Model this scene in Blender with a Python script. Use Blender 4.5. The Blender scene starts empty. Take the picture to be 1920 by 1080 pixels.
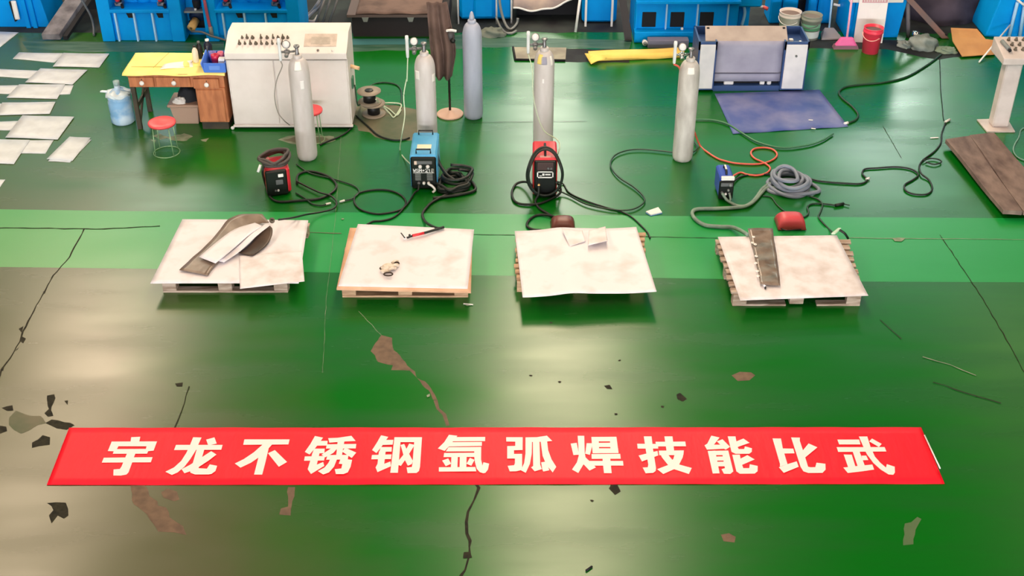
import bpy, bmesh, math, random
from mathutils import Vector, Matrix
random.seed(7)
SC = bpy.context.scene
COL = SC.collection

# ------------------------------------------------------------------ camera
CAM_H, PITCH, FPX = 6.4, math.radians(33.5), 2325.0
cam_d = bpy.data.cameras.new('camera')
cam_d.sensor_fit = 'HORIZONTAL'; cam_d.sensor_width = 36.0
cam_d.lens = FPX/1920.0*36.0
cam_d.clip_end = 200
cam = bpy.data.objects.new('camera', cam_d); COL.objects.link(cam)
cam.location = (0, 0, CAM_H)
cam.rotation_euler = (math.pi/2-PITCH, 0, 0)
SC.camera = cam

# ------------------------------------------------------------------ world, lamps, exposure
w = bpy.data.worlds.new('hall_daylight'); SC.world = w; w.use_nodes = True
bgn = w.node_tree.nodes['Background']
bgn.inputs[0].default_value = (0.93, 0.97, 1.0, 1); bgn.inputs[1].default_value = 0.3
def area(name, loc, size, power, colr, target, sy=None):
    d = bpy.data.lights.new(name, 'AREA'); d.energy = power; d.color = colr
    if sy: d.shape = 'RECTANGLE'; d.size = size; d.size_y = sy
    else: d.shape = 'DISK'; d.size = size
    o = bpy.data.objects.new(name, d); COL.objects.link(o); o.location = loc
    o.rotation_euler = (Vector(target)-Vector(loc)).to_track_quat('-Z', 'Y').to_euler() if not sy else (0, 0, 0)
    return o
WARM = (1.0, 0.765, 0.545); PALE = (1.0, 0.95, 0.82); DAYL = (.95, 1.0, .97)
# long high-bay lamp troughs of the hall, three rows running away from the camera, 9 m up; the nearest of each row added as fill
for X, ps, far in ((-8.6, (150, 230, 150, 360, 500, 190, 90), PALE), (1.0, (150, 230, 150, 440, 540, 200, 440), PALE), (10.6, (150, 230, 120, 50, 50, 60, 520), DAYL)):
    for Y, p in zip((-1.0, 4.5, 10.0, 15.5, 21.0, 27.0, 33.0), ps):
        if p: area('bay_and_fill_lamp', (X, Y, 9.0), 2.2, p*1.12, WARM if Y < 25 else far, (X, Y, 0), 4.2)
SC.view_settings.view_transform = 'Standard'
SC.view_settings.look = 'None'
SC.view_settings.gamma = 1.0
SC.view_settings.use_curve_mapping = False
SC.view_settings.exposure = 0.0

# ------------------------------------------------------------------ helpers: pixels of the photograph to points of the place
_c, _s = math.cos(PITCH), math.sin(PITCH)
def ray(px, py):
    u, v = (px-960.0)/FPX, (540.0-py)/FPX
    return Vector((u, _c+v*_s, -_s+v*_c))
def P(px, py, z=0.0):
    d = ray(px, py); t = (z-CAM_H)/d.z
    return Vector((d.x*t, d.y*t, z))
def V(px, py, Y):
    d = ray(px, py); t = Y/d.y
    return Vector((d.x*t, Y, CAM_H+d.z*t))

# ------------------------------------------------------------------ materials
def lin(c): return tuple((x/255/12.92 if x/255 <= .04045 else ((x/255+.055)/1.055)**2.4) for x in c)+(1,)
MATS = {}
def mat(name, c, rough=.6, metal=0.0, c2=None, scale=6.0, lo=.4, hi=.65, stretch=(1,1,1), bump=0.0, bscale=40.0, spec=.5, trans=0.0, alpha=1.0, detail=5, rvar=0.0):
    if name in MATS: return MATS[name]
    m = bpy.data.materials.new(name); m.use_nodes = True; nt = m.node_tree
    b = nt.nodes['Principled BSDF']
    b.inputs['Base Color'].default_value = lin(c); b.inputs['Roughness'].default_value = rough
    b.inputs['Metallic'].default_value = metal; b.inputs['Specular IOR Level'].default_value = spec
    if trans: b.inputs['Transmission Weight'].default_value = trans
    if alpha < 1: b.inputs['Alpha'].default_value = alpha
    if c2 or bump or rvar:
        tc = nt.nodes.new('ShaderNodeTexCoord'); mp = nt.nodes.new('ShaderNodeMapping')
        mp.inputs['Scale'].default_value = stretch
        nt.links.new(tc.outputs['Object'], mp.inputs[0])
    if c2 or rvar:
        n = nt.nodes.new('ShaderNodeTexNoise'); n.inputs['Scale'].default_value = scale; n.inputs['Detail'].default_value = detail
        nt.links.new(mp.outputs[0], n.inputs['Vector'])
        r = nt.nodes.new('ShaderNodeMapRange'); r.inputs[1].default_value = lo; r.inputs[2].default_value = hi
        nt.links.new(n.outputs[0], r.inputs[0])
    if c2:
        mx = nt.nodes.new('ShaderNodeMix'); mx.data_type = 'RGBA'
        mx.inputs['A'].default_value = lin(c); mx.inputs['B'].default_value = lin(c2)
        nt.links.new(r.outputs[0], mx.inputs['Factor']); nt.links.new(mx.outputs['Result'], b.inputs['Base Color'])
    if rvar:
        r2 = nt.nodes.new('ShaderNodeMapRange'); r2.inputs[3].default_value = rough-rvar; r2.inputs[4].default_value = rough+rvar
        nt.links.new(r.outputs[0], r2.inputs[0]); nt.links.new(r2.outputs[0], b.inputs['Roughness'])
    if bump:
        n2 = nt.nodes.new('ShaderNodeTexNoise'); n2.inputs['Scale'].default_value = bscale; n2.inputs['Detail'].default_value = 3
        nt.links.new(mp.outputs[0], n2.inputs['Vector'])
        bp = nt.nodes.new('ShaderNodeBump'); bp.inputs['Strength'].default_value = bump; bp.inputs['Distance'].default_value = .01
        nt.links.new(n2.outputs[0], bp.inputs['Height']); nt.links.new(bp.outputs[0], b.inputs['Normal'])
    MATS[name] = m; return m

# ------------------------------------------------------------------ mesh builder (world coordinates in, one mesh object out)
def smooth_path(pts, n=6, closed=False):
    pts = [Vector(p) for p in pts]
    if len(pts) < 3: return pts
    out = []; N = len(pts)
    rng = N if closed else N-1
    for i in range(rng):
        p1 = pts[i]; p2 = pts[(i+1) % N]
        p0 = pts[(i-1) % N] if (closed or i > 0) else p1*2-p2
        p3 = pts[(i+2) % N] if (closed or i < N-2) else p2*2-p1
        for k in range(n):
            t = k/n
            out.append(.5*((2*p1)+(p2-p0)*t+(2*p0-5*p1+4*p2-p3)*t*t+(3*p1-p0-3*p2+p3)*t**3))
    if not closed: out.append(pts[-1])
    return out
class MB:
    def __init__(s): s.bm = bmesh.new(); s.sm = False
    def face(s, pts, mi=0):
        f = s.bm.faces.new([s.bm.verts.new(p) for p in pts]); f.material_index = mi; return f
    def box(s, lo, hi, bev=0.0, M=None, seg=1):
        t = bmesh.new(); bmesh.ops.create_cube(t, size=1)
        lo = Vector(lo); hi = Vector(hi); c = (lo+hi)/2; d = hi-lo
        for v in t.verts: v.co = Vector((c.x+v.co.x*d.x, c.y+v.co.y*d.y, c.z+v.co.z*d.z))
        if bev: bmesh.ops.bevel(t, geom=list(t.edges), offset=bev, segments=seg, affect='EDGES', profile=.5)
        return s._merge(t, M)
    def _merge(s, t, M=None):
        if M: bmesh.ops.transform(t, matrix=M, verts=t.verts)
        bmesh.ops.recalc_face_normals(t, faces=t.faces)
        mp = {v: s.bm.verts.new(v.co) for v in t.verts}
        for f in t.faces:
            try:
                nf = s.bm.faces.new([mp[v] for v in f.verts]); nf.smooth = f.smooth
            except ValueError: pass
        t.free(); return s
    def hull8(s, b, t4, bev=0.0):
        """solid from 4 bottom points and 4 top points"""
        t = bmesh.new(); B = [t.verts.new(p) for p in b]; T = [t.verts.new(p) for p in t4]; n = len(B)
        t.faces.new(B[::-1]); t.faces.new(T)
        for i in range(n): t.faces.new((B[i], B[(i+1) % n], T[(i+1) % n], T[i]))
        if bev: bmesh.ops.bevel(t, geom=list(t.edges), offset=bev, segments=2, affect='EDGES', profile=.5)
        return s._merge(t)
    def prism(s, pts, vec, bev=0.0):
        pts = [Vector(p) for p in pts]; return s.hull8(pts, [p+Vector(vec) for p in pts], bev)
    def tube(s, pts, r, seg=8, n=6, closed=False, smooth=True, r2=None, flat=1.0):
        path = smooth_path(pts, n, closed) if smooth else [Vector(p) for p in pts]
        t = bmesh.new(); rings = []; N = len(path); up = Vector((0, 0, 1)); prev = None
        for i, p in enumerate(path):
            a = path[(i-1) % N] if (closed or i > 0) else p
            b = path[(i+1) % N] if (closed or i < N-1) else p
            d = (b-a)
            d = d.normalized() if d.length > 1e-9 else Vector((1, 0, 0))
            if prev is None:
                x = d.cross(up)
                if x.length < .05: x = d.cross(Vector((0, 1, 0)))
            else: x = prev-d*prev.dot(d)
            x.normalize(); y = x.cross(d); prev = x
            rr = r if r2 is None else r+(r2-r)*i/max(1, N-1)
            rings.append([t.verts.new(p+x*math.cos(2*math.pi*k/seg)*rr+y*math.sin(2*math.pi*k/seg)*rr*flat) for k in range(seg)])
        for i in range(N if closed else N-1):
            A = rings[i]; B = rings[(i+1) % N]
            for k in range(seg):
                f = t.faces.new((A[k], A[(k+1) % seg], B[(k+1) % seg], B[k])); f.smooth = True
        if not closed: t.faces.new(rings[0][::-1]); t.faces.new(rings[-1])
        return s._merge(t)
    def rod(s, a, b, r, seg=12, r2=None): return s.tube([a, b], r, seg, smooth=False, r2=r2)
    def lathe(s, prof, loc=(0, 0, 0), seg=28, axis=None, sx=1, sy=1, cap=True):
        t = bmesh.new(); rings = []
        for r, z in prof:
            rings.append([t.verts.new((r*sx*math.cos(2*math.pi*k/seg), r*sy*math.sin(2*math.pi*k/seg), z)) for k in range(seg)])
        for A, B in zip(rings, rings[1:]):
            for k in range(seg):
                f = t.faces.new((A[k], A[(k+1) % seg], B[(k+1) % seg], B[k])); f.smooth = True
        if cap:
            if prof[0][0] > 1e-6: t.faces.new(rings[0][::-1])
            if prof[-1][0] > 1e-6: t.faces.new(rings[-1])
        bmesh.ops.remove_doubles(t, verts=t.verts, dist=1e-6)
        M = Matrix.Translation(Vector(loc))
        if axis is not None: M = M @ Vector(axis).to_track_quat('Z', 'Y').to_matrix().to_4x4()
        return s._merge(t, M)
    def sphere(s, c, r, sc=(1, 1, 1), seg=16):
        t = bmesh.new(); bmesh.ops.create_uvsphere(t, u_segments=seg, v_segments=seg//2+2, radius=r)
        for f in t.faces: f.smooth = True
        return s._merge(t, Matrix.Translation(Vector(c)) @ Matrix.Diagonal((sc[0], sc[1], sc[2], 1)))
    def grid(s, fn, nu, nv, thick=0.0, smooth=True):
        """surface fn(u,v)->point, given a real thickness downwards along its normal"""
        t = bmesh.new(); g = [[t.verts.new(fn(i/nu, j/nv)) for j in range(nv+1)] for i in range(nu+1)]
        for i in range(nu):
            for j in range(nv):
                f = t.faces.new((g[i][j], g[i+1][j], g[i+1][j+1], g[i][j+1])); f.smooth = smooth
        if thick:
            t.normal_update()
            lo = [[t.verts.new(g[i][j].co-g[i][j].normal*thick) for j in range(nv+1)] for i in range(nu+1)]
            for i in range(nu):
                for j in range(nv):
                    f = t.faces.new((lo[i][j], lo[i][j+1], lo[i+1][j+1], lo[i+1][j])); f.smooth = smooth
            for i in range(nu):
                t.faces.new((g[i][0], lo[i][0], lo[i+1][0], g[i+1][0])); t.faces.new((g[i+1][nv], lo[i+1][nv], lo[i][nv], g[i][nv]))
            for j in range(nv):
                t.faces.new((g[0][j+1], lo[0][j+1], lo[0][j], g[0][j])); t.faces.new((g[nu][j], lo[nu][j], lo[nu][j+1], g[nu][j+1]))
        return s._merge(t)
    def build(s, name, m, parent=None, label=None):
        me = bpy.data.meshes.new(name)
        if parent is not None: off = wl(parent)
        else:
            xs = [v.co for v in s.bm.verts]
            off = Vector(((min(v.x for v in xs)+max(v.x for v in xs))/2, (min(v.y for v in xs)+max(v.y for v in xs))/2, min(v.z for v in xs)))
        for v in s.bm.verts: v.co -= off
        s.bm.to_mesh(me); s.bm.free()
        for k in (m if isinstance(m, (list, tuple)) else [m]): me.materials.append(k)
        o = bpy.data.objects.new(name, me); COL.objects.link(o)
        if parent is not None:
            o.parent = parent; LOC[o] = off
            o.location = (0, 0, 0)
        else: o.location = off; LOC[o] = off
        if label: o['label'] = label
        return o
LOC = {}
def wl(o): return LOC[o].copy()
def tag(o, label, cat, group=None, kind=None):
    o['label'] = label; o['category'] = cat
    if group: o['group'] = group
    if kind: o['kind'] = kind
    return o
def thing(name, loc, label, cat, group=None):
    o = bpy.data.objects.new(name, None); COL.objects.link(o); o.location = loc; o.empty_display_size = .1
    LOC[o] = Vector(loc); return tag(o, label, cat, group)
def struct(o): o['kind'] = 'structure'; return o
def dup(root, loc, label=None, group=None):
    r = root.copy(); COL.objects.link(r); r.location = loc; LOC[r] = Vector(loc)
    if label: r['label'] = label
    if group: r['group'] = group
    for ch in list(root.children):
        c = ch.copy(); COL.objects.link(c); c.parent = r; LOC[c] = Vector(loc)
        for g in list(ch.children):
            d = g.copy(); COL.objects.link(d); d.parent = c; LOC[d] = Vector(loc)
    return r

# ------------------------------------------------------------------ floor
RF = .255
m_floor = mat('green_epoxy_floor', (0, 107, 14), rough=RF, c2=(6, 92, 22), scale=1.1, lo=.3, hi=.72, stretch=(.5, 2.2, 1), bump=.015, bscale=9, rvar=.045, detail=8)
m_walk = mat('bright_green_walkway_paint', (0, 146, 58), rough=.33, c2=(30, 152, 74), scale=1.3, lo=.35, hi=.7, stretch=(.6, 1.5, 1), bump=.04, bscale=9, rvar=.04, detail=8)
m_brown = mat('bare_brown_concrete', (118, 96, 78), rough=.6, c2=(98, 80, 66), scale=14, spec=.25)
m_crack = mat('dark_crack', (52, 50, 38), rough=.8, c2=(34, 34, 28), scale=20, spec=.2)
m_dirt = mat('oily_dark_concrete', (52, 60, 60), rough=.7, c2=(30, 32, 38), scale=2.2, lo=.35, hi=.62, spec=.25)
m_pale = mat('pale_scuffed_concrete', (150, 160, 138), rough=.6, c2=(110, 130, 104), scale=9, spec=.3)
m_strip = mat('worn_teal_green_paint', (34, 84, 66), rough=.5, c2=(78, 112, 98), scale=4, lo=.4, hi=.7, stretch=(.5, 3, 1))
m_dust = mat('dusty_grey_brown_concrete', (112, 108, 88), rough=.6, c2=(76, 92, 66), scale=3.2, lo=.35, hi=.7, spec=.3)
m_tealpatch = mat('blue_teal_paint', (70, 130, 135), rough=.45)
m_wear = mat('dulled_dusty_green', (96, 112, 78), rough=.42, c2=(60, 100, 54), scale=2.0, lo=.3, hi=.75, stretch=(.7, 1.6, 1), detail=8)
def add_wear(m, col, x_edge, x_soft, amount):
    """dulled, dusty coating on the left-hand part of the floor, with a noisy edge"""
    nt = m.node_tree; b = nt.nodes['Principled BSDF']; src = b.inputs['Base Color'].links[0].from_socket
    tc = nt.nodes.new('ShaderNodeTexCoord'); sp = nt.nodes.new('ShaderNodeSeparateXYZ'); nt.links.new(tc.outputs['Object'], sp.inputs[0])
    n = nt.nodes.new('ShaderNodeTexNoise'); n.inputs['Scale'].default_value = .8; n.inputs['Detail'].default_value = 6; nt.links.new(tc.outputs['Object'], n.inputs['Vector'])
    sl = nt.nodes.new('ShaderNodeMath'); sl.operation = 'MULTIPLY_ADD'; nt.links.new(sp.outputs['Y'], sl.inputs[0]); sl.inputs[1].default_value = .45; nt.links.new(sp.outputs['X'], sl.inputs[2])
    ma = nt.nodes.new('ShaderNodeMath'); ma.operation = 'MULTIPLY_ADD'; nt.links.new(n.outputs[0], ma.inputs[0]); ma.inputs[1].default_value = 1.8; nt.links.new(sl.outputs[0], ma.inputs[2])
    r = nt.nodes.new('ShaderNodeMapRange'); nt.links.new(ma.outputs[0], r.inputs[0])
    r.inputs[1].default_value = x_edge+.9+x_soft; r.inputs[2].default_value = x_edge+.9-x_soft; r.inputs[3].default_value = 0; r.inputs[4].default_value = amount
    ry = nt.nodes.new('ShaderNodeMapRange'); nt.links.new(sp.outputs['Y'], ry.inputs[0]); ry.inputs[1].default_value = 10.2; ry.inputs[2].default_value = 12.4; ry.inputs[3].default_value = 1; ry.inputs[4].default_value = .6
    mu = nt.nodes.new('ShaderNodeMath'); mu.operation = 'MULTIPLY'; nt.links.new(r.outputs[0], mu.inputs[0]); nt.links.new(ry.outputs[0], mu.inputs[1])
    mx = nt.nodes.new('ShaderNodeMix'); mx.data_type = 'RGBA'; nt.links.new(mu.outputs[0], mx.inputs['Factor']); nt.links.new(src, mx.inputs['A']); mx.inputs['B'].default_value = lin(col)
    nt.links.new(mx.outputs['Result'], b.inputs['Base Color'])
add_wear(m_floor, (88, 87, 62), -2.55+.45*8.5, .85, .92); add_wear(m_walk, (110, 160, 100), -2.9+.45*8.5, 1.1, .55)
def ragged(pts, step=.05, amp=.012):
    out = []; N = len(pts)
    for i in range(N):
        a = Vector(pts[i]); b = Vector(pts[(i+1) % N]); d = b-a; L = d.length; k = max(1, int(L/step))
        nrm = Vector((-d.y, d.x, 0))/max(L, 1e-6)
        for j in range(k):
            p = a+d*(j/k)
            if j: p += nrm*random.uniform(-amp, amp)
            out.append(p)
    return out
class Floor:
    def __init__(s): s.bm = bmesh.new(); s.z = .0002
    def poly(s, pts, mi, z=None, rag=None):
        pts = [Vector(p) for p in pts]
        if rag: pts = ragged(pts, *rag)
        if z is None: s.z += .00002; z = s.z
        ar = sum(a.x*b.y-b.x*a.y for a, b in zip(pts, pts[1:]+pts[:1]))
        if ar < 0: pts = pts[::-1]
        f = s.bm.faces.new([s.bm.verts.new((p.x, p.y, z)) for p in pts]); f.material_index = mi; f.normal_update()
        if len(pts) > 4: bmesh.ops.triangulate(s.bm, faces=[f], ngon_method='EAR_CLIP')
    def px(s, pts, mi, rag=(.05, .01)): s.poly([P(*p) for p in pts], mi, rag=rag)
    def line(s, pts, mi, wd=.012, jit=.006):
        path = [P(*p) for p in pts]; fine = []
        for a, b in zip(path, path[1:]):
            k = max(1, int((b-a).length/.08))
            for j in range(k): fine.append(a+(b-a)*j/k+Vector((random.uniform(-jit, jit), random.uniform(-jit, jit), 0)))
        fine.append(path[-1])
        L = []; R = []
        for i, p in enumerate(fine):
            d = (fine[min(i+1, len(fine)-1)]-fine[max(i-1, 0)]); d.normalize(); n = Vector((-d.y, d.x, 0))*wd*random.uniform(.3, .7)
            L.append(p+n); R.append(p-n)
        for i in range(len(fine)-1): s.poly([L[i], L[i+1], R[i+1], R[i]], mi)
fl = Floor()
fl.poly([(-18, -13, 0), (18, -13, 0), (18, 42, 0), (-18, 42, 0)], 0, z=0)
fl.poly([(-18, 15.95, 0), (18, 15.95, 0), (18, 42, 0), (-18, 42, 0)], 4, rag=(.3, .05))       # oily concrete under the machines
yb, yt = P(0, 517).y, P(0, 402).y
fl.px([(-300, 388), (250, 396), (640, 398), (1250, 405), (2200, 411), (2300, 531), (1630, 528), (1230, 521), (885, 516), (620, 511), (280, 504), (-300, 497)], 1, None)
fl.px([(40, 77), (420, 79), (420, 97), (150, 98), (50, 92)], 6, (.2, .03))
fl.px([(655, 72), (810, 72), (880, 62), (960, 70), (1010, 72), (1185, 76), (1180, 92), (960, 88), (660, 97)], 6, (.2, .03))
fl.px([(653, 73), (800, 72), (800, 83), (655, 84)], 8, None)
fl.px([(1500, 74), (1700, 76), (1850, 104), (1760, 112), (1660, 92), (1505, 90)], 4, (.2, .04))
fl.px([(960, 90), (1185, 93), (1180, 118), (1060, 116), (965, 112)], 4, (.15, .02))
fl.px([(664, 200), (720, 196), (780, 205), (800, 240), (792, 262), (720, 262), (672, 245), (655, 230)], 7, (.12, .05))     # dusty patch round the cable reel
fl.px([(521, 262), (540, 255), (565, 253), (600, 254), (626, 256), (630, 263), (615, 268), (590, 272), (560, 271), (540, 268)], 5, (.05, .01))
fl.px([(530, 262), (560, 256), (612, 258), (618, 263), (590, 269), (555, 268)], 7, (.05, .01))
for a in ([(285, 255), (300, 250), (318, 258), (300, 262)], [(310, 258), (345, 250), (362, 256), (350, 264), (322, 263)], [(376, 262), (392, 259), (386, 266)], [(282, 262), (292, 262), (290, 268)]): fl.px(a, 5, (.04, .012))
# bare and stained spots
B3 = lambda ox, oy, k, pts: [(ox+x/k, oy+y/k) for x, y in pts]
fl.px(B3(640, 560, 3, [(225, 205), (285, 220), (295, 290), (330, 320), (370, 375), (415, 410), (425, 445), (385, 405), (280, 402), (290, 375), (205, 355), (190, 320), (165, 295)]), 2, (.04, .006))
fl.px(B3(640, 560, 3, [(425, 445), (470, 465), (505, 505), (540, 570), (515, 568), (490, 515), (455, 485)]), 2, (.04, .006))
fl.line(B3(640, 560, 3, [(530, 570), (545, 620), (575, 650), (600, 715)]), 2, .03)
fl.line(B3(640, 560, 3, [(100, 70), (170, 150), (225, 205)]), 5, .006)
fl.px(B3(60, 780, 3, [(555, 390), (635, 390), (660, 450), (705, 480), (710, 505), (755, 515), (775, 570), (850, 620), (870, 670), (800, 655), (710, 650), (660, 580), (600, 515), (560, 470)]), 2, (.05, .012))
fl.px(B3(60, 780, 3, [(725, 430), (765, 408), (815, 425), (830, 470), (800, 480), (740, 460)]), 2, (.05, .008))
fl.px(B3(60, 780, 3, [(1440, 400), (1480, 400), (1455, 560), (1390, 555), (1400, 520), (1440, 510)]), 2, (.05, .008))
fl.px(B3(60, 780, 3, [(85, 490), (190, 488), (205, 560), (180, 578), (145, 560), (110, 605), (95, 560), (120, 530)]), 3, (.05, .01))
fl.px(B3(60, 780, 3, [(0, 150), (60, 108), (102, 120), (100, 162), (40, 170), (0, 180)]), 3, (.05, .012))
fl.px(B3(60, 780, 3, [(75, 40), (110, 20), (180, 35), (240, 52), (195, 78), (140, 70)]), 3, (.05, .015))
fl.px(B3(0, 480, 3, [(265, 785), (305, 778), (312, 800), (290, 850), (300, 900), (270, 905), (250, 885), (275, 860)]), 3, (.04, .008))
fl.px(B3(0, 480, 3, [(10, 855), (70, 840), (75, 870), (40, 872)]), 3, (.04, .006)); fl.px(B3(0, 480, 3, [(362, 815), (383, 812), (380, 838)]), 3, (.04, .005))
fl.px(B3(0, 480, 3, [(90, 870), (230, 900), (260, 940), (120, 1000), (50, 950)]), 7, (.06, .03)); fl.px(B3(0, 480, 3, [(0, 955), (35, 960), (40, 985), (0, 1000)]), 3, (.05, .01))
fl.px(B3(0, 480, 3, [(118, 450), (146, 465), (130, 492), (115, 480)]), 3, (.04, .004)); fl.px(B3(0, 480, 3, [(105, 410), (132, 395), (120, 430)]), 3, (.04, .004)); fl.px(B3(0, 480, 3, [(82, 535), (108, 512), (98, 528)]), 3, (.04, .004)); fl.px(B3(0, 480, 3, [(240, 200), (258, 200), (250, 214)]), 3, (.04, .003))
fl.px(B3(0, 480, 3, [(2, 640), (22, 628), (18, 648)]), 3, (.04, .003)); fl.px(B3(0, 480, 3, [(985, 718), (1030, 712), (1025, 735), (995, 735)]), 3, (.04, .004))
fl.px(B3(660, 780, 3, [(1462, 378), (1490, 380), (1512, 425), (1480, 445), (1445, 408)]), 3, (.05, .004))
fl.px(B3(640, 560, 3, [(1478, 490), (1510, 485), (1525, 510), (1495, 508)]), 3, (.05, .003)); fl.px(B3(640, 560, 3, [(1885, 540), (1905, 530), (1945, 565), (1920, 580), (1890, 565)]), 3, (.05, .005))
fl.px(B3(1280, 560, 3, [(275, 432), (320, 412), (385, 415), (408, 432), (375, 460), (310, 464)]), 2, (.05, .004))
fl.px(B3(1260, 780, 3, [(275, 668), (320, 660), (358, 680), (352, 712), (290, 705)]), 2, (.05, .004))
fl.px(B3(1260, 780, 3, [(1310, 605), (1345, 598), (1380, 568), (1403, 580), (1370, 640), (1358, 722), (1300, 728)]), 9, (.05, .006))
for x, y in ((1349, 477), (1180, 135), (1565, 348), (1065, 432), (1228, 468), (1806, 608), (1547, 650)):
    ox, oy = (660, 780) if x == 1349 else (640, 560)
    c = P(ox+x/3, oy+y/3); fl.poly([c+Vector((math.cos(t)*.016*random.uniform(.6, 1.2), math.sin(t)*.016*random.uniform(.5, 1.2), 0)) for t in (0, 1.2, 2.5, 3.8, 5)], 3)
# joints and cracks
fl.line([(158, 430), (130, 482), (100, 517), (63, 583), (43, 622), (38, 640), (18, 672), (3, 693), (-12, 740)], 3, .012, .004)
fl.line(B3(660, 780, 3, [(690, 380), (710, 405), (690, 480), (655, 540), (645, 600), (650, 660), (668, 700), (655, 740), (665, 775), (640, 830), (640, 870), (612, 900)]), 3, .018, .008)
fl.line(B3(660, 780, 3, [(645, 770), (650, 800)]), 3, .05, .008)
fl.line([(1655, 236), (1690, 296)], 3, .006, .002); fl.line([(1762, 440), (1843, 560), (1880, 625), (1917, 693), (1960, 760)], 3, .008, .006)
fl.line([(-40, 428), (60, 428), (180, 430), (300, 424)], 3, .012, .006); fl.line([(570, 436), (640, 438)], 7, .014, .005); fl.line([(888, 440), (965, 441)], 3, .008, .004); fl.line([(1205, 444), (1345, 447)], 3, .008, .004)
fl.line([(1590, 446), (1690, 448), (1760, 448), (1980, 450)], 5, .008, .004)
fl.line([(310, 845), (340, 770), (355, 725)], 3, .008, .006); fl.line([(640, 250), (628, 420), (612, 560), (605, 700)], 5, .0022, .004); fl.line([(880, 230), (980, 229), (1100, 228)], 3, .006, .004)
fl.line([(1650, 600), (1690, 636)], 3, .008, .004); fl.line([(1730, 670), (1780, 685), (1830, 705)], 5, .008, .006); fl.line(B3(1280, 560, 3, [(1410, 470), (1650, 550), (1790, 590)]), 3, .008, .006)
fl.px(B3(1260, 240, 4, [(1650, 830), (1700, 825), (1750, 828), (1720, 855), (1670, 852)]), 5, (.04, .006)); fl.px([(868, 570), (886, 573), (876, 575)], 5, None)
fl.px([(800, 742), (806, 739), (806, 744), (801, 746)], 5, None); fl.px([(640, 411), (645, 410), (645, 412), (641, 413)], 5, None)
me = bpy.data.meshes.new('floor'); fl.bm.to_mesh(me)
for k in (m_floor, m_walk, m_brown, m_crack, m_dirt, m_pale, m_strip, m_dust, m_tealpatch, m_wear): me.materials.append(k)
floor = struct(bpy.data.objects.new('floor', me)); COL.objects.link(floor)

# ------------------------------------------------------------------ hall shell: walls, roof, unseen glowing panes added as front fill and roof band
m_wall = mat('dull_grey_wall', (120, 122, 124), rough=.85); m_ceil = mat('dark_steel_roof', (62, 64, 68), rough=.85)
def glow(name, col, s):
    m = bpy.data.materials.new(name); m.use_nodes = True; b = m.node_tree.nodes['Principled BSDF']
    b.inputs['Base Color'].default_value = (.1, .1, .1, 1); b.inputs['Emission Color'].default_value = (*col, 1); b.inputs['Emission Strength'].default_value = s
    return m
m_fill = glow('added_front_fill', (1, .97, .95), 24.0); m_roof_glow = glow('added_roof_glow', (.42, 1.0, .86), 1.0)
def slab(name, lo, hi, m):
    b = MB(); b.box(lo, hi); return struct(b.build(name, m))
HX, Y0, Y1, HZ = 18, -13, 42, 11
slab('wall_left', (-HX-.2, Y0, 0), (-HX, Y1, HZ), m_wall); slab('wall_right', (HX, Y0, 0), (HX+.2, Y1, HZ), m_wall)
slab('wall_back', (-HX-.2, Y1, 0), (HX+.2, Y1+.2, HZ), m_wall); slab('wall_front', (-HX-.2, Y0-.2, 0), (HX+.2, Y0, HZ), m_wall)
slab('ceiling', (-HX-.2, Y0-.2, HZ), (HX+.2, Y1+.2, HZ+.2), m_ceil)
wn = 0
for x in (-12.4, -6.2, 0, 6.2, 12.4):
    wn += 1; slab('added_glow_panel_%d' % wn, (x-2.5, Y0, 1.2), (x+2.5, Y0+.06, 4.2), m_fill)  # unseen glowing panes behind the camera, added to brighten camera-facing sides
for x0, x1, y0_, y1_ in ((-17, -10, 27, 41), (-9.5, -1, 27, 41), (-.5, 8.5, 27, 41), (9, 17, 27, 41)):
    wn += 1; slab('added_glow_panel_%d' % wn, (x0, y0_, HZ-.06), (x1, y1_, HZ), m_roof_glow)  # unseen roof band added and tinted teal for the far floor's reflection

# ------------------------------------------------------------------ shared materials
m_blue = mat('blue_machine_paint', (0, 156, 240), rough=.5, spec=.1, c2=(0, 138, 226), scale=1.5)
m_blue_edge = mat('pale_blue_rib_paint', (160, 210, 250), rough=.4)
m_dark = mat('black_opening', (10, 12, 20), rough=.8)
m_steel = mat('dull_steel', (150, 150, 152), rough=.42, metal=.7, c2=(110, 112, 116), scale=8)
m_greysteel = mat('grey_paint_steel', (130, 130, 138), rough=.5)
m_chrome = mat('bright_chrome', (225, 228, 230), rough=.18, metal=1.0)
m_white = mat('white_plastic', (235, 235, 235), rough=.45)
m_black = mat('black_plastic', (16, 18, 20), rough=.45)
m_rubber = mat('black_rubber_cable', (20, 30, 26), rough=.5)
m_gcable = mat('dark_green_cable', (30, 62, 44), rough=.45)
m_red = mat('red_paint', (205, 40, 52), rough=.4)
m_cream = mat('cream_enamel', (234, 228, 226), rough=.45, c2=(222, 215, 212), scale=3, lo=.4, hi=.75)
m_grease = mat('brown_grimy_knob', (92, 84, 72), rough=.55)

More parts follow.
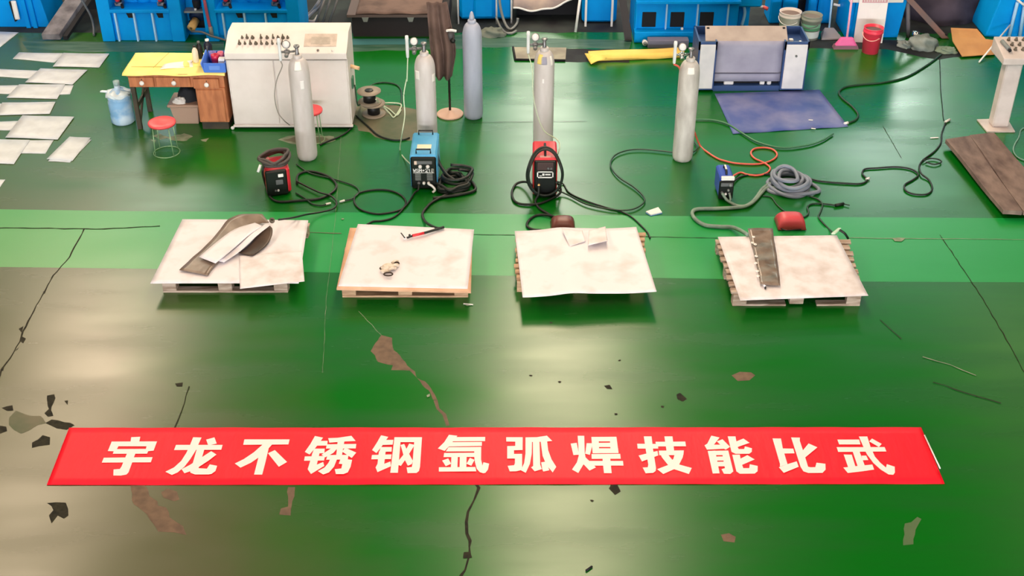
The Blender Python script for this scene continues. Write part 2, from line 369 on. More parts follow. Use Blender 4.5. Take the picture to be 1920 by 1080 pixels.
# ------------------------------------------------------------------ banner
m_ban = mat('red_banner_cloth', (255, 4, 40), rough=.5, spec=.35, bump=.35, bscale=7, stretch=(3, .8, 1), c2=(246, 2, 36), scale=3)
m_let = mat('cream_white_letter', (244, 238, 238), rough=.5)
cen = P(930, 860)
ban = thing('banner', (cen.x, cen.y, 0), 'long red cloth banner with white characters laid flat on the green floor', 'banner')
c0, c1, c2_, c3 = P(88, 910), P(1771, 908), P(1727, 802), P(130, 803)
def ban_fn(u, v):
    a = c0.lerp(c1, u); b = c3.lerp(c2_, u); p = a.lerp(b, v)
    p.z = .006+.0012*math.sin(u*90+v*3)+.001*math.sin(u*37-v*5); return p
b = MB(); b.grid(ban_fn, 160, 8, .003); b.build('cloth', m_ban, ban)
h = MB(); e0, e1 = P(1733, 818), P(1762, 880); h.tube([e0+Vector((.0, 0, .011)), e1+Vector((.0, 0, .011))], .006, 6, smooth=False); h.build('hem_tape', m_white, ban)
GL = [
 (180, [[(488,72),(614,66),(598,140),(478,140)],[(215,132),(846,130),(818,198),(200,198)],[(218,132),(345,132),(290,236),(262,268),(163,264)],[(718,130),(846,130),(798,258),(722,266),(690,236)],[(262,236),(728,234),(722,266),(708,300),(232,302),(245,268)],[(108,356),(784,348),(760,420),(80,424)],[(430,295),(545,300),(525,350),(500,425),(450,560),(420,590),(340,604),(240,602),(243,518),(330,512),(355,475),(385,400),(415,330)]]),
 (180, [[(1108,178),(1754,178),(1735,246),(1080,250)],[(1345,72),(1462,76),(1415,178),(1375,265),(1310,370),(1225,480),(1130,560),(1050,595),(960,550),(1080,490),(1180,400),(1250,290),(1300,185)],[(1525,105),(1640,74),(1672,160),(1560,185),(1548,170)],[(1395,240),(1500,240),(1465,365),(1420,500),(1535,508),(1575,448),(1678,468),(1655,540),(1600,580),(1560,588),(1370,588),(1310,565),(1300,540),(1340,430)],[(1595,265),(1668,312),(1560,395),(1430,480),(1300,545),(1225,572),(1185,515),(1300,455),(1420,380),(1510,320)]]),
 (430, [[(208,102),(836,102),(818,172),(192,178)],[(470,165),(600,165),(545,225),(410,350),(300,425),(155,494),(75,436),(200,375),(340,280)],[(450,215),(548,215),(500,420),(455,590),(342,590),(390,400),(410,330)],[(534,294),(630,250),(800,415),(685,482)]]),
 (430, [[(1185,55),(1298,78),(1265,124),(1200,210),(1110,312),(1045,275),(1120,170)],[(1215,124),(1362,122),(1355,188),(1190,190)],[(1175,230),(1322,230),(1315,295),(1150,295)],[(1045,338),(1325,332),(1312,395),(1035,398)],[(1150,290),(1250,290),(1212,450),(1120,520),(1085,515),(1120,400)],[(1085,515),(1210,452),(1300,415),(1315,470),(1130,582)],[(1368,85),(1500,80),(1690,52),(1750,125),(1590,132),(1385,148)],[(1350,170),(1758,165),(1750,228),(1338,230)],[(1500,130),(1592,130),(1560,320),(1480,320)],[(1415,222),(1500,222),(1440,290),(1330,350),(1275,315)],[(1600,222),(1640,232),(1758,285),(1695,360),(1560,270)],[(1360,318),(1650,316),(1640,380),(1340,384)],[(1395,380),(1490,380),(1450,480),(1380,560),(1300,588),(1225,542),(1320,490),(1370,430)],[(1540,330),(1650,330),(1635,378),(1700,385),(1680,480),(1640,560),(1580,582),(1475,582),(1460,515),(1550,505),(1565,445),(1515,440),(1535,385)]]),
 (680, [[(255,45),(355,68),(325,110),(260,205),(190,292),(130,250),(195,150)],[(300,110),(425,108),(415,175),(280,180)],[(250,208),(405,208),(400,272),(230,275)],[(128,318),(400,310),(392,375),(120,378)],[(225,268),(318,268),(298,445),(200,500),(178,492),(205,440)],[(178,490),(300,440),(385,408),(390,475),(205,556)],[(440,72),(530,72),(488,565),(382,565)],[(440,72),(822,72),(815,140),(440,140)],[(718,72),(822,72),(795,480),(780,540),(745,568),(622,570),(608,490),(680,485),(690,440)],[(525,180),(575,165),(610,240),(695,400),(680,445),(625,468),(585,390)],[(645,160),(720,178),(620,340),(530,470),(490,455),(495,400),(560,320)]]),
 (680, [[(1195,38),(1312,52),(1250,130),(1190,205),(1135,262),(1040,228),(1130,140)],[(1290,70),(1697,68),(1695,126),(1250,130)],[(1235,140),(1652,138),(1650,192),(1180,202)],[(1190,210),(1642,206),(1640,268),(1150,270)],[(1545,210),(1642,206),(1640,380),(1658,465),(1672,418),(1752,438),(1735,520),(1700,565),(1670,572),(1620,555),(1580,510),(1555,420),(1545,340)],[(1128,290),(1560,286),(1555,345),(1120,348)],[(1228,340),(1318,340),(1312,490),(1222,490)],[(1345,340),(1440,340),(1435,490),(1342,490)],[(1100,395),(1185,365),(1225,440),(1150,474)],[(1485,358),(1550,385),(1505,468),(1437,440)],[(1055,488),(1560,484),(1575,545),(1055,548)]]),
 (930, [[(140,72),(368,72),(368,135),(142,132)],[(268,72),(370,72),(368,250),(265,250)],[(155,195),(368,190),(368,250),(155,255)],[(155,195),(248,195),(250,365),(155,368)],[(155,305),(362,302),(360,368),(155,368)],[(262,305),(362,302),(362,490),(345,528),(280,544),(190,546),(160,468),(250,460),(262,430)],[(408,74),(500,74),(495,300),(470,440),(412,566),(345,530),(390,430),(408,300)],[(408,74),(560,72),(705,50),(780,125),(705,132),(408,140)],[(510,135),(602,130),(612,450),(635,515),(535,545),(485,490),(515,470)],[(625,420),(690,410),(740,530),(655,548),(640,515)],[(618,130),(708,130),(722,250),(770,380),(835,482),(785,560),(700,460),(645,330)]]),
 (930, [[(1033,160),(1118,150),(1150,315),(1072,320)],[(1130,52),(1222,52),(1228,280),(1240,350),(1210,450),(1140,568),(1052,520),(1120,420),(1145,330),(1140,200)],[(1235,345),(1385,490),(1295,535),(1205,440)],[(1255,155),(1340,155),(1300,318),(1235,300)],[(1320,68),(1668,66),(1675,130),(1325,130)],[(1320,68),(1420,68),(1430,295),(1338,295)],[(1575,66),(1668,66),(1697,292),(1588,292)],[(1420,150),(1580,148),(1585,208),(1425,208)],[(1335,226),(1690,226),(1697,292),(1338,295)],[(1322,305),(1720,302),(1727,370),(1325,372)],[(1290,400),(1758,400),(1765,465),(1350,466)],[(1475,365),(1582,365),(1590,450),(1602,570),(1495,570),(1482,450)]]),
 (1180, [[(108,162),(398,165),(400,230),(115,230)],[(200,60),(308,60),(330,250),(370,500),(365,540),(330,566),(225,572),(185,492),(255,488),(262,450),(225,230)],[(128,325),(390,262),(400,325),(175,408)],[(485,60),(598,60),(620,260),(515,260)],[(362,135),(775,132),(785,198),(370,200)],[(408,258),(755,254),(748,320),(415,322)],[(640,260),(755,256),(740,350),(690,450),(620,515),(470,582),(385,515),(540,455),(610,370)],[(408,258),(525,300),(600,390),(690,450),(865,498),(825,582),(620,515),(530,450),(450,350)]]),
 (1180, [[(1135,50),(1250,76),(1172,175),(1260,176),(1210,130),(1290,100),(1395,205),(1335,245),(1310,232),(1075,245),(1040,185),(1080,160)],[(1085,262),(1190,258),(1250,572),(1155,576)],[(1085,262),(1370,256),(1378,318),(1100,322)],[(1280,258),(1370,256),(1440,545),(1400,580),(1310,578),(1275,515),(1325,500),(1318,475)],[(1180,340),(1310,338),(1310,395),(1190,398)],[(1190,412),(1330,410),(1330,474),(1205,476)],[(1362,60),(1470,60),(1482,130),(1580,90),(1665,150),(1500,208),(1515,236),(1590,236),(1600,198),(1698,225),(1695,275),(1660,302),(1470,302),(1415,275)],[(1425,315),(1530,312),(1540,368),(1635,320),(1735,380),(1562,455),(1578,500),(1660,500),(1668,446),(1778,470),(1775,545),(1735,576),(1530,578),(1482,545)]]),
 (1440, [[(62,88),(180,90),(205,228),(270,445),(165,480),(165,440)],[(200,228),(350,230),(368,295),(220,298)],[(150,488),(270,445),(398,406),(425,482),(218,566)],[(320,75),(442,78),(440,120),(485,255),(515,350),(555,480),(590,488),(655,486),(672,425),(795,440),(798,520),(755,566),(560,568),(490,545),(450,480)],[(562,158),(685,212),(515,352),(480,258)]]),
 (1440, [[(960,105),(1262,104),(1280,172),(985,172)],[(950,210),(1615,208),(1640,270),(972,276)],[(1258,62),(1375,62),(1420,205),(1480,340),(1560,430),(1635,492),(1645,445),(1755,480),(1758,560),(1735,592),(1670,588),(1560,520),(1460,430),(1370,310),(1320,205)],[(1440,90),(1575,165),(1535,208),(1400,130)],[(1172,270),(1268,270),(1340,465),(1240,470)],[(1295,328),(1360,326),(1390,388),(1310,392)],[(1048,312),(1160,314),(1210,475),(1110,490)],[(1042,492),(1240,470),(1445,450),(1470,520),(1300,545),(1105,568)]]),
]
def flat_poly(bm, pts, flip_up=True):
    ar = sum(a.x*b_.y-b_.x*a.y for a, b_ in zip(pts, pts[1:]+pts[:1]))
    if ar < 0: pts = pts[::-1]
    f = bm.faces.new([bm.verts.new(p) for p in pts]); f.normal_update()
    if len(pts) > 4: bmesh.ops.triangulate(bm, faces=[f], ngon_method='EAR_CLIP')
for ox, strokes in GL:
    g = MB()
    for i, st in enumerate(strokes): flat_poly(g.bm, [P(ox+x/7.385, 810+y/7.385, .0100+.0001*i) for x, y in st])
    g.build('character', m_let, ban)

# ------------------------------------------------------------------ pallets and the sheets on them
m_wood = mat('pallet_pine', (206, 172, 140), rough=.7, c2=(172, 136, 108), scale=5, stretch=(1, 6, 6))
m_wood_old = mat('grimy_pallet_pine', (190, 172, 158), rough=.75, c2=(140, 118, 102), scale=5, stretch=(1, 6, 6))
m_ply = mat('tan_plywood', (228, 184, 152), rough=.65, c2=(206, 160, 128), scale=4)
m_sheet = mat('scuffed_steel_sheet', (232, 228, 236), rough=.5, metal=.0, c2=(204, 198, 200), scale=3.6, lo=.5, hi=.78, detail=4)
m_sheet2 = mat('dusty_steel_sheet', (234, 230, 236), rough=.52, c2=(206, 196, 196), scale=5, lo=.42, hi=.72, detail=4)
m_sheet_old = mat('matt_grey_metal_sheet', (208, 216, 222), rough=.5, c2=(190, 197, 204), scale=6, lo=.4, hi=.75, detail=3)
ZT = .144
def pallet(label, cs, m, feet_front=3, broken=False):
    """cs: four ground corners front-left, front-right, back-right, back-left"""
    fl_, fr, br, bl = [Vector(c) for c in cs]
    o = (fl_+fr+br+bl)/4
    t = thing('wooden_pallet', (o.x, o.y, 0), label, 'pallet', 'wooden pallets carrying steel sheets')
    def pt(u, v, z): return (fl_.lerp(fr, u)).lerp(bl.lerp(br, u), v)+Vector((0, 0, z))
    def slab(u0, u1, v0, v1, z0, z1, name):
        b = MB(); b.hull8([pt(u0, v0, z0), pt(u1, v0, z0), pt(u1, v1, z0), pt(u0, v1, z0)], [pt(u0, v0, z1), pt(u1, v0, z1), pt(u1, v1, z1), pt(u0, v1, z1)], .004)
        return b.build(name, m, t)
    for i, v in enumerate((0, .46, .92)):
        if broken and i == 0:
            slab(0, .42, v, v+.08, 0, .02, 'bottom_board'); slab(.66, 1, v, v+.08, 0, .02, 'bottom_board')
        else: slab(0, 1, v, v+.08, 0, .02, 'bottom_board')
        for u in (0, .445, .89): slab(u, u+.11, v+.005, v+.085, .02, .1, 'block')
    for u in (0, .445, .89): slab(u, u+.11, 0, 1, .1, .122, 'stringer_board')
    n = 9
    for i in range(n):
        v0 = i/n+.02; slab(-.01+random.uniform(-.014, .006), 1.01+random.uniform(-.006, .016), v0, v0+1/n-.042, .122, ZT, 'deck_board')
    return t
def GP(*a): return [P(x, y, 0) for x, y in a]
X0 = [(P(306, 548), P(540, 548))]
def rect(fl_, fr, depth, back_shift=0):
    d = Vector((back_shift, depth, 0)); return [fl_, fr, fr+d, fl_+d]
pallet('leftmost wooden pallet, under two overlapping steel sheets and a curled dark strip', rect(P(306, 549), P(540, 549), 1.06, .06), m_wood_old)
pallet('second pallet from the left, pale pine under a plywood board and one steel sheet', rect(P(642, 558), P(878, 558), 1.02, -.02), m_wood)
pallet('third pallet from the left, mostly hidden under one wide bent sheet', [Vector((.045, 9.60, 0)), Vector((1.23, 9.60, 0)), Vector((1.285, 10.46, 0)), Vector((.05, 10.46, 0))], m_wood)
pallet('rightmost pallet with a broken front bottom board and slat ends showing', [P(1373, 574), P(1612, 574), Vector((3.26, 10.33, 0)), Vector((1.985, 10.33, 0))], m_wood_old, broken=True)
def sheet_px(name, label, cat, pts, m, z, th=.004, wav=None, n=(24, 18), group=None, parent=None):
    """pts: back-left, back-right, front-right, front-left in the photograph, at height z"""
    A, B, C_, D = [P(x, y, z) for x, y in pts]
    def fn(u, v):
        p = D.lerp(C_, u).lerp(A.lerp(B, u), v)
        if wav: p.z += wav(u, v)
        return p
    b = MB(); b.grid(fn, n[0], n[1], th); o = b.build(name, m, parent)
    if parent is None: tag(o, label, cat, group)
    return o
SG = 'flat steel sheets on the pallets'
sheet_px('steel_sheet', 'large steel sheet covering the leftmost pallet, bare along its left edge', 'metal sheet', [(342, 411), (578, 413), (560, 531), (282, 531)], m_sheet, .151, wav=lambda u, v: .002*math.sin(3*u), group=SG)
sheet_px('steel_sheet', 'dusty steel sheet lying skewed over the right half of the leftmost pallet', 'metal sheet', [(448, 478), (566, 470), (571, 527), (450, 541)], m_sheet2, .158, wav=lambda u, v: .0015*math.sin(4*v), group=SG)
sheet_px('plywood_board', 'tan plywood board under the steel sheet on the second pallet', 'board', [(656, 427), (886, 432), (883, 547), (631, 541)], m_ply, .164, th=.018)
sheet_px('steel_sheet', 'smudged steel sheet with a torch and gloves on the second pallet', 'metal sheet', [(671, 420), (889, 430), (877, 541), (634, 536)], m_sheet, .169, group=SG)
def wav3(u, v): return .018*math.exp(-((u-.36)/.12)**2)+.012*math.exp(-((u-1.0)/.2)**2)-.012*math.exp(-(u/.12)**2)-.006*math.sin(u*9)+.006
sheet_px('steel_sheet', 'wavy bent steel sheet covering the third pallet from the left', 'metal sheet', [(965, 432), (1193, 428), (1231, 549), (980, 556)], m_sheet, .172, wav=wav3, n=(48, 20), group=SG)
sheet_px('steel_sheet', 'mottled steel sheet on the rightmost pallet, showing slats along both sides', 'metal sheet', [(1346, 444), (1569, 441), (1628, 554), (1388, 563)], m_sheet2, .151, group=SG)
# curled dark strip and folded channel on the left pallet
m_rust = mat('dark_brown_film', (118, 102, 90), rough=.3, c2=(150, 134, 120), scale=5, lo=.35, hi=.7, bump=.3, bscale=9)
m_dkmetal = mat('dark_brown_metal', (84, 66, 54), rough=.45, c2=(54, 42, 34), scale=5)
def strip(name, label, cat, path, m, th=.003, n=4, parent=None, wob=0.0):
    """path: list of (left point, right point) along a strip"""
    L = smooth_path([a for a, b in path], n); R = smooth_path([b for a, b in path], n); N = len(L)-1
    def fn(u, v):
        i = min(int(u*N+.0001), N); p = L[i].lerp(R[i], v)
        if wob: p.z += wob*(math.sin(i*1.7+v*4)+1)
        return p
    b = MB(); b.grid(fn, N, 6, th); o = b.build(name, m, parent)
    if parent is None: tag(o, label, cat)
    return o
zz = .166
strip('film_strip', 'long dark brown translucent strip curving across the leftmost pallet', 'strip', [
 (P(336, 507, zz), P(390, 517, zz)), (P(358, 486, zz+.003), P(402, 500, zz+.003)), (P(385, 462, zz+.004), P(425, 478, zz+.004)), (P(408, 437, zz+.01), P(446, 456, zz+.006)), (P(428, 412, zz+.03), P(470, 432, zz+.02)), (P(455, 402, zz+.05), P(488, 420, zz+.03)), (P(492, 402, zz+.05), P(505, 418, zz+.035))], m_rust, wob=.002)
ch = thing('folded_metal_channel', P(430, 465, zz), 'pale folded metal channel with a dark curled end lying on the brown strip', 'metal channel')
strip('channel_face', '', '', [(P(373, 482, zz+.03), P(404, 494, zz+.03)), (P(405, 455, zz+.05), P(436, 468, zz+.05)), (P(440, 430, zz+.075), P(468, 440, zz+.075)), (P(478, 418, zz+.09), P(492, 424, zz+.09))], m_sheet, parent=ch)
strip('channel_flange', '', '', [(P(407, 489, zz+.012), P(420, 492, zz+.012)), (P(440, 466, zz+.03), P(452, 470, zz+.03)), (P(470, 440, zz+.07), P(482, 442, zz+.07)), (P(498, 420, zz+.09), P(506, 423, zz+.09))], m_sheet, parent=ch)
strip('curled_end', '', '', [(P(446, 474, zz+.004), P(473, 480, zz+.004)), (P(464, 462, zz+.01), P(498, 462, zz+.01)), (P(478, 446, zz+.03), P(509, 445, zz+.03)), (P(484, 432, zz+.06), P(511, 430, zz+.06)), (P(498, 421, zz+.09), P(506, 423, zz+.09))], m_dkmetal, parent=ch, n=5)
b = MB(); b.lathe([(.022, 0), (.026, .004), (.026, .03), (.022, .034), (.015, .034), (.015, 0)], P(510, 415, .235), 20, axis=(.2, -.5, 1)); b.build('clamp_ring', m_grease, ch)
# torch and gloves on the second sheet
zs = .171
tr = thing('welding_torch', P(790, 437, zs), 'welding torch with a red handle and bent white nozzle on the second sheet', 'welding torch', 'welding torches')
b = MB(); b.tube([P(773, 442, zs+.025), P(795, 437, zs+.028)], .014, 10, smooth=False); b.build('handle', m_red, tr)
b = MB(); b.tube([P(763, 446, zs+.018), P(774, 442, zs+.024)], .01, 8, smooth=False); b.sphere(P(768, 441, zs+.03), .012); b.build('torch_neck', m_black, tr)
b = MB(); b.lathe([(.007, 0), (.011, .012), (.011, .035), (.006, .04)], P(759, 448, zs+.004), 14, axis=(.1, .1, 1)); b.build('nozzle', m_white, tr)
b = MB(); b.tube([P(759, 446, zs+.03), P(752, 437, zs+.035)], .006, 8, smooth=False); b.build('back_cap', m_black, tr)
b = MB(); b.tube([P(795, 437, zs+.028), P(812, 432, zs+.022), P(832, 426, zs+.018)], .013, 8); b.build('cable_sleeve', m_rubber, tr)
m_glove = mat('off_white_cotton', (226, 214, 200), rough=.9, c2=(200, 186, 170), scale=30)
m_glovedark = mat('dark_brown_trim', (52, 38, 30), rough=.9)
gl = thing('work_glove', P(730, 503, zs), 'crumpled pale work glove with dark trim on the second sheet', 'glove')
b = MB(); b.sphere(P(728, 500, zs+.028), .06, (1, .8, .42)); b.sphere(P(722, 508, zs+.02), .04, (1.1, .9, .5)); b.build('palm', m_glove, gl)
for a_, c_, r_ in (((735, 494), (746, 491), .016), ((735, 500), (747, 498), .016), ((728, 507), (742, 503), .015), ((716, 503), (724, 507), .018)):
    b = MB(); p0, p1 = P(*a_, zs+.024), P(*c_, zs+.018); b.tube([p0, (p0+p1)/2+Vector((0, 0, .012)), p1], r_, 10); b.build('finger', m_glove, gl)
for c_, rx, ry in (((728, 514), .04, .018), ((720, 503), .036, .02), ((744, 494), .02, .014)):
    b = MB(); c = P(*c_, zs+.03); b.tube([c+Vector((rx*math.cos(t), ry*math.sin(t), .006*math.sin(t))) for t in [k*math.pi/6 for k in range(12)]], .007, 6, closed=True, n=2); b.build('cuff_trim', m_glovedark, gl)
# offcuts on the third sheet
def offcut(label, pts, z0, fn):
    A, B, C_, D = [P(x, y, z0) for x, y in pts]
    def g(u, v):
        p = D.lerp(C_, u).lerp(A.lerp(B, u), v); p.z += fn(u, v); return p
    b = MB(); b.grid(g, 14, 14, .003); return tag(b.build('metal_offcut', m_sheet2), label, 'metal offcut', 'bent offcuts on the third sheet')
offcut('curled steel offcut, left of the pair on the third sheet', [(1053, 434), (1092, 434), (1098, 452), (1068, 462)], .20, lambda u, v: .03*(1-u)**2*(v)+.012*v)
offcut('square steel offcut with a lifted front edge, right of the pair on the third sheet', [(1104, 432), (1135, 426), (1139, 458), (1102, 465)], .20, lambda u, v: .03*(1-v)+.01*u)
# strip on the right pallet
m_film = mat('shiny_dark_brown_film', (140, 124, 112), rough=.22, c2=(104, 88, 78), scale=6, bump=.8, bscale=7)
zr = .158
fs = thing('film_strip', P(1432, 485, zr), 'shiny crumpled brown strip lying lengthwise on the rightmost pallet', 'strip')
strip('strip_sheet', '', '', [(P(1402, 429, zr+.03), P(1449, 428, zr+.03)), (P(1406, 448, zr+.012), P(1451, 448, zr+.012)), (P(1412, 470, zr+.008), P(1455, 470, zr+.01)), (P(1417, 492, zr+.012), P(1458, 492, zr+.008)), (P(1422, 514, zr+.008), P(1461, 514, zr+.01)), (P(1425, 533, zr+.02), P(1463, 536, zr+.012))], m_film, parent=fs, wob=.004)
b = MB()
for x, y in ((1411, 433), (1413, 444), (1416, 458), (1411, 455), (1418, 480), (1417, 493), (1420, 508), (1421, 517)):
    b.sphere(P(x, y, zr+.024), .018, (1, 1.1, .25), 8)
b.build('blister', mat('clear_gloss_film', (235, 228, 222), rough=.1), fs)
et = thing('electrode_holder', P(1434, 538, zr), 'small torch tip poking out from under the shiny brown strip', 'torch tip')
b = MB(); b.rod(P(1431, 533, zr+.012), P(1435, 538, zr+.006), .011); b.build('collet', m_sheet, et)
b = MB(); b.rod(P(1435, 538, zr+.006), P(1435, 541, zr+.006), .009); b.build('tip', m_black, et)
gc = thing('ground_clamp', P(1567, 437, .155), 'small pale green earth clamp gripping the back right corner of the rightmost sheet', 'clamp')
b = MB(); p0, p1 = P(1562, 440, .17), P(1574, 430, .20); b.hull8([p0+Vector((-.02, 0, 0)), p0+Vector((.02, 0, 0)), p1+Vector((.015, 0, 0)), p1+Vector((-.015, 0, 0))], [q+Vector((0, 0, .02)) for q in (p0+Vector((-.02, 0, 0)), p0+Vector((.02, 0, 0)), p1+Vector((.015, 0, 0)), p1+Vector((-.015, 0, 0)))], .004); b.build('jaw', mat('pale_green_plastic', (190, 214, 188), rough=.5), gc)
b = MB(); b.tube([P(1574, 431, .2), P(1584, 438, .17), P(1590, 447, .10)], .012, 8); b.build('cable_tail', m_rubber, gc)

# ------------------------------------------------------------------ loose things near the pallets
m_maroon = mat('brown_red_plastic', (112, 58, 52), rough=.4)
m_pinkred = mat('faded_red_plastic', (206, 74, 84), rough=.42)
def shield(label, cpx, wpx, m, hgt, dep):
    c = P(*cpx); k = wpx/FPX*(c-Vector((0, 0, CAM_H))).length
    def fn(u, v):
        a = (u-.5)*2; x = a*k/2; y = (v-.5)*dep
        e = max(0, 1-abs(a)**4)**.5; f = max(0, 1-abs(2*v-1)**3)**.5
        return c+Vector((x, y, .012+hgt*e*f))
    b = MB(); b.grid(fn, 22, 16, .006)
    return b
t = thing('face_shield', P(1481, 424), 'faded red curved face shield lying on the floor behind the rightmost pallet', 'face shield', 'welding face shields')
shield('', (1481, 422), 52, m_pinkred, .12, .24).build('shell', m_pinkred, t)
b = MB(); b.tube([P(1462, 428, .02), P(1475, 432, .05), P(1490, 431, .03), P(1502, 430, .02)], .006, 6); b.build('rim', m_black, t)
t = thing('face_shield', P(1055, 425), 'brown face shield half hidden behind the third pallet', 'face shield', 'welding face shields')
shield('', (1055, 427), 46, m_maroon, .11, .22).build('shell', m_maroon, t)
b = MB(); b.tube([P(1036, 427, .02), P(1040, 419, .06), P(1055, 415, .1), P(1070, 419, .06), P(1074, 427, .02)], .006, 6); b.build('rim', m_maroon, t)
nb = thing('booklet', P(1226, 398), 'small white booklet with a blue edge on the floor behind the third pallet', 'booklet')
pp = GP((1211, 399), (1234, 391), (1241, 400), (1220, 405))
b = MB(); b.prism([p+Vector((0, 0, .006)) for p in pp], (0, 0, .012)); b.build('pages', m_white, nb)
b = MB(); pq = [P(1210, 400), P(1235, 390), P(1242, 401), P(1220, 406)]; b.prism([p+Vector((0, 0, .001)) for p in pq], (0, 0, .005)); b.build('cover', mat('blue_card', (60, 120, 170)), nb)

# ------------------------------------------------------------------ gas cylinders
m_cyl = mat('worn_white_grey_cylinder_paint', (210, 206, 206), rough=.42, c2=(190, 184, 182), scale=3, stretch=(3, 3, .6), lo=.4, hi=.75)
m_cylb = mat('blue_grey_cylinder_paint', (176, 184, 204), rough=.45, c2=(160, 168, 190), scale=3, stretch=(3, 3, .6), lo=.4, hi=.75)
m_cyld = mat('dirty_grey_cylinder_paint', (212, 210, 206), rough=.5, c2=(174, 170, 166), scale=4, stretch=(2.5, 2.5, .8), lo=.38, hi=.72)
m_brass = mat('tarnished_brass', (150, 126, 86), rough=.35, metal=.8)
m_glass = mat('clear_flow_tube', (226, 232, 236), rough=.12)
R_CYL = .112
def cylinder(loc, label, m, H, reg=True, stickers=(), lean=0):
    t = thing('gas_cylinder', loc, label, 'gas cylinder', 'tall gas cylinders standing on the floor'); loc = Vector(loc)
    b = MB(); r = R_CYL
    prof = [(0, .02), (r*.55, .02), (r*.72, 0), (r*.86, .004), (r*.97, .03), (r, .07), (r, H-.2)]
    for k in range(1, 9):
        a = k/8*math.pi/2; prof.append((.036+(r-.036)*math.cos(a)**.9 if k < 8 else .036, H-.2+.17*math.sin(a)))
    prof += [(.036, H-.01), (0, H-.01)]
    b.lathe(prof, loc, 40); b.build('body', m, t)
    b = MB(); b.lathe([(.032, 0), (.046, 0), (.048, .008), (.048, .034), (.04, .042), (.03, .042)], loc+Vector((0, 0, H-.035)), 24); b.build('neck_ring', m, t)
    b = MB(); b.lathe([(.02, 0), (.024, .01), (.018, .03), (.018, .075), (.012, .08), (.012, .09)], loc+Vector((0, 0, H)), 16)
    if reg:
        b.lathe([(.01, 0), (.03, 0), (.032, .006), (.032, .016), (.028, .02), (0, .02)], loc+Vector((0, 0, H+.088)), 14)
    else: b.lathe([(.03, 0), (.03, .03), (.016, .085), (0, .1)], loc+Vector((0, 0, H+.005)), 16)
    v = b.build('valve', m_steel if reg else m, t)
    if reg:
        z = H+.045
        g = MB(); g.rod(loc+Vector((-.018, -.01, z)), loc+Vector((-.16, -.03, z)), .013); g.sphere(loc+Vector((-.10, -.024, z)), .034, (1, 1, .9)); g.lathe([(.022, 0), (.022, .04), (.016, .05)], loc+Vector((-.10, -.05, z-.012)), 14, axis=(0, -1, -.25))
        rg = g.build('regulator', m_chrome if m is not m_cyl else m_steel, t)
        g = MB(); g.lathe([(.012, -.03), (.04, -.02), (.044, -.012), (.044, .012), (.038, .016)], loc+Vector((-.10, -.03, z+.085)), 22, axis=(0, -1, .45)); g.build('gauge', m_steel, rg)
        g = MB(); g.lathe([(.036, 0), (.036, .003), (0, .003)], loc+Vector((-.10, -.0445, z+.0915)), 22, axis=(0, -1, .45)); g.build('gauge_dial', m_white, rg)
        g = MB(); g.lathe([(.01, -.10), (.016, -.09), (.018, -.04), (.018, .10), (.021, .12), (.017, .15), (0, .155)], loc+Vector((-.175, -.03, z)), 14); g.build('flow_tube', m_glass, rg)
    for (ang, z0, wv, hv, mm) in stickers:
        g = MB()
        def fn(u, vv): 
            a = ang+(u-.5)*wv; zz_ = z0+(vv-.5)*hv
            rr = r+.0025 if zz_ < H-.2 else .0045+.036+(r-.036)*max(0.0, math.cos(math.asin(min(1, (zz_-(H-.2))/.17))))**.9
            return loc+Vector((rr*math.cos(a), rr*math.sin(a), zz_))
        g.grid(fn, 10, 8, .0015); g.build('sticker', mm, t)
    return t
FR = -math.pi/2
m_paper = mat('white_paper', (244, 242, 238), rough=.6)
m_yel = mat('yellow_label', (238, 216, 120), rough=.5); m_lav = mat('grey_blue_label', (150, 150, 170), rough=.5)
CY1, CY2, CY3, CY4, CY5 = P(577, 296), P(803, 286), P(1018, 277), P(1279, 298), P(888, 219)
cylinder(CY1, 'white gas cylinder with a regulator standing in front of the cream control console', m_cyl, 1.22, stickers=((FR+.1, 1.13, .7, .09, m_paper), (FR+.35, .92, .35, .1, m_white)))
cylinder(CY2, 'white gas cylinder standing just behind the blue welding machine', m_cyl, 1.2, stickers=((FR-.75, .97, .5, .1, m_paper), (FR+1.0, .93, .4, .09, m_paper)))
cylinder(CY3, 'white gas cylinder with yellow and grey labels behind the red welding machine', m_cyl, 1.2, stickers=((FR-.5, 1.1, .55, .1, m_yel), (FR-.05, 1.09, .6, .08, m_lav), (FR+.8, 1.08, .3, .1, m_paper), (FR-.1, .86, .18, .05, m_white)))
cylinder(CY4, 'stained grey gas cylinder with an orange hose, standing left of the blue cabinet', m_cyld, 1.2, stickers=((FR+.0, 1.09, .7, .07, m_paper),))
cylinder(CY5, 'blue-grey gas cylinder without a regulator, beside the round-based stand', m_cylb, 1.2, reg=False)

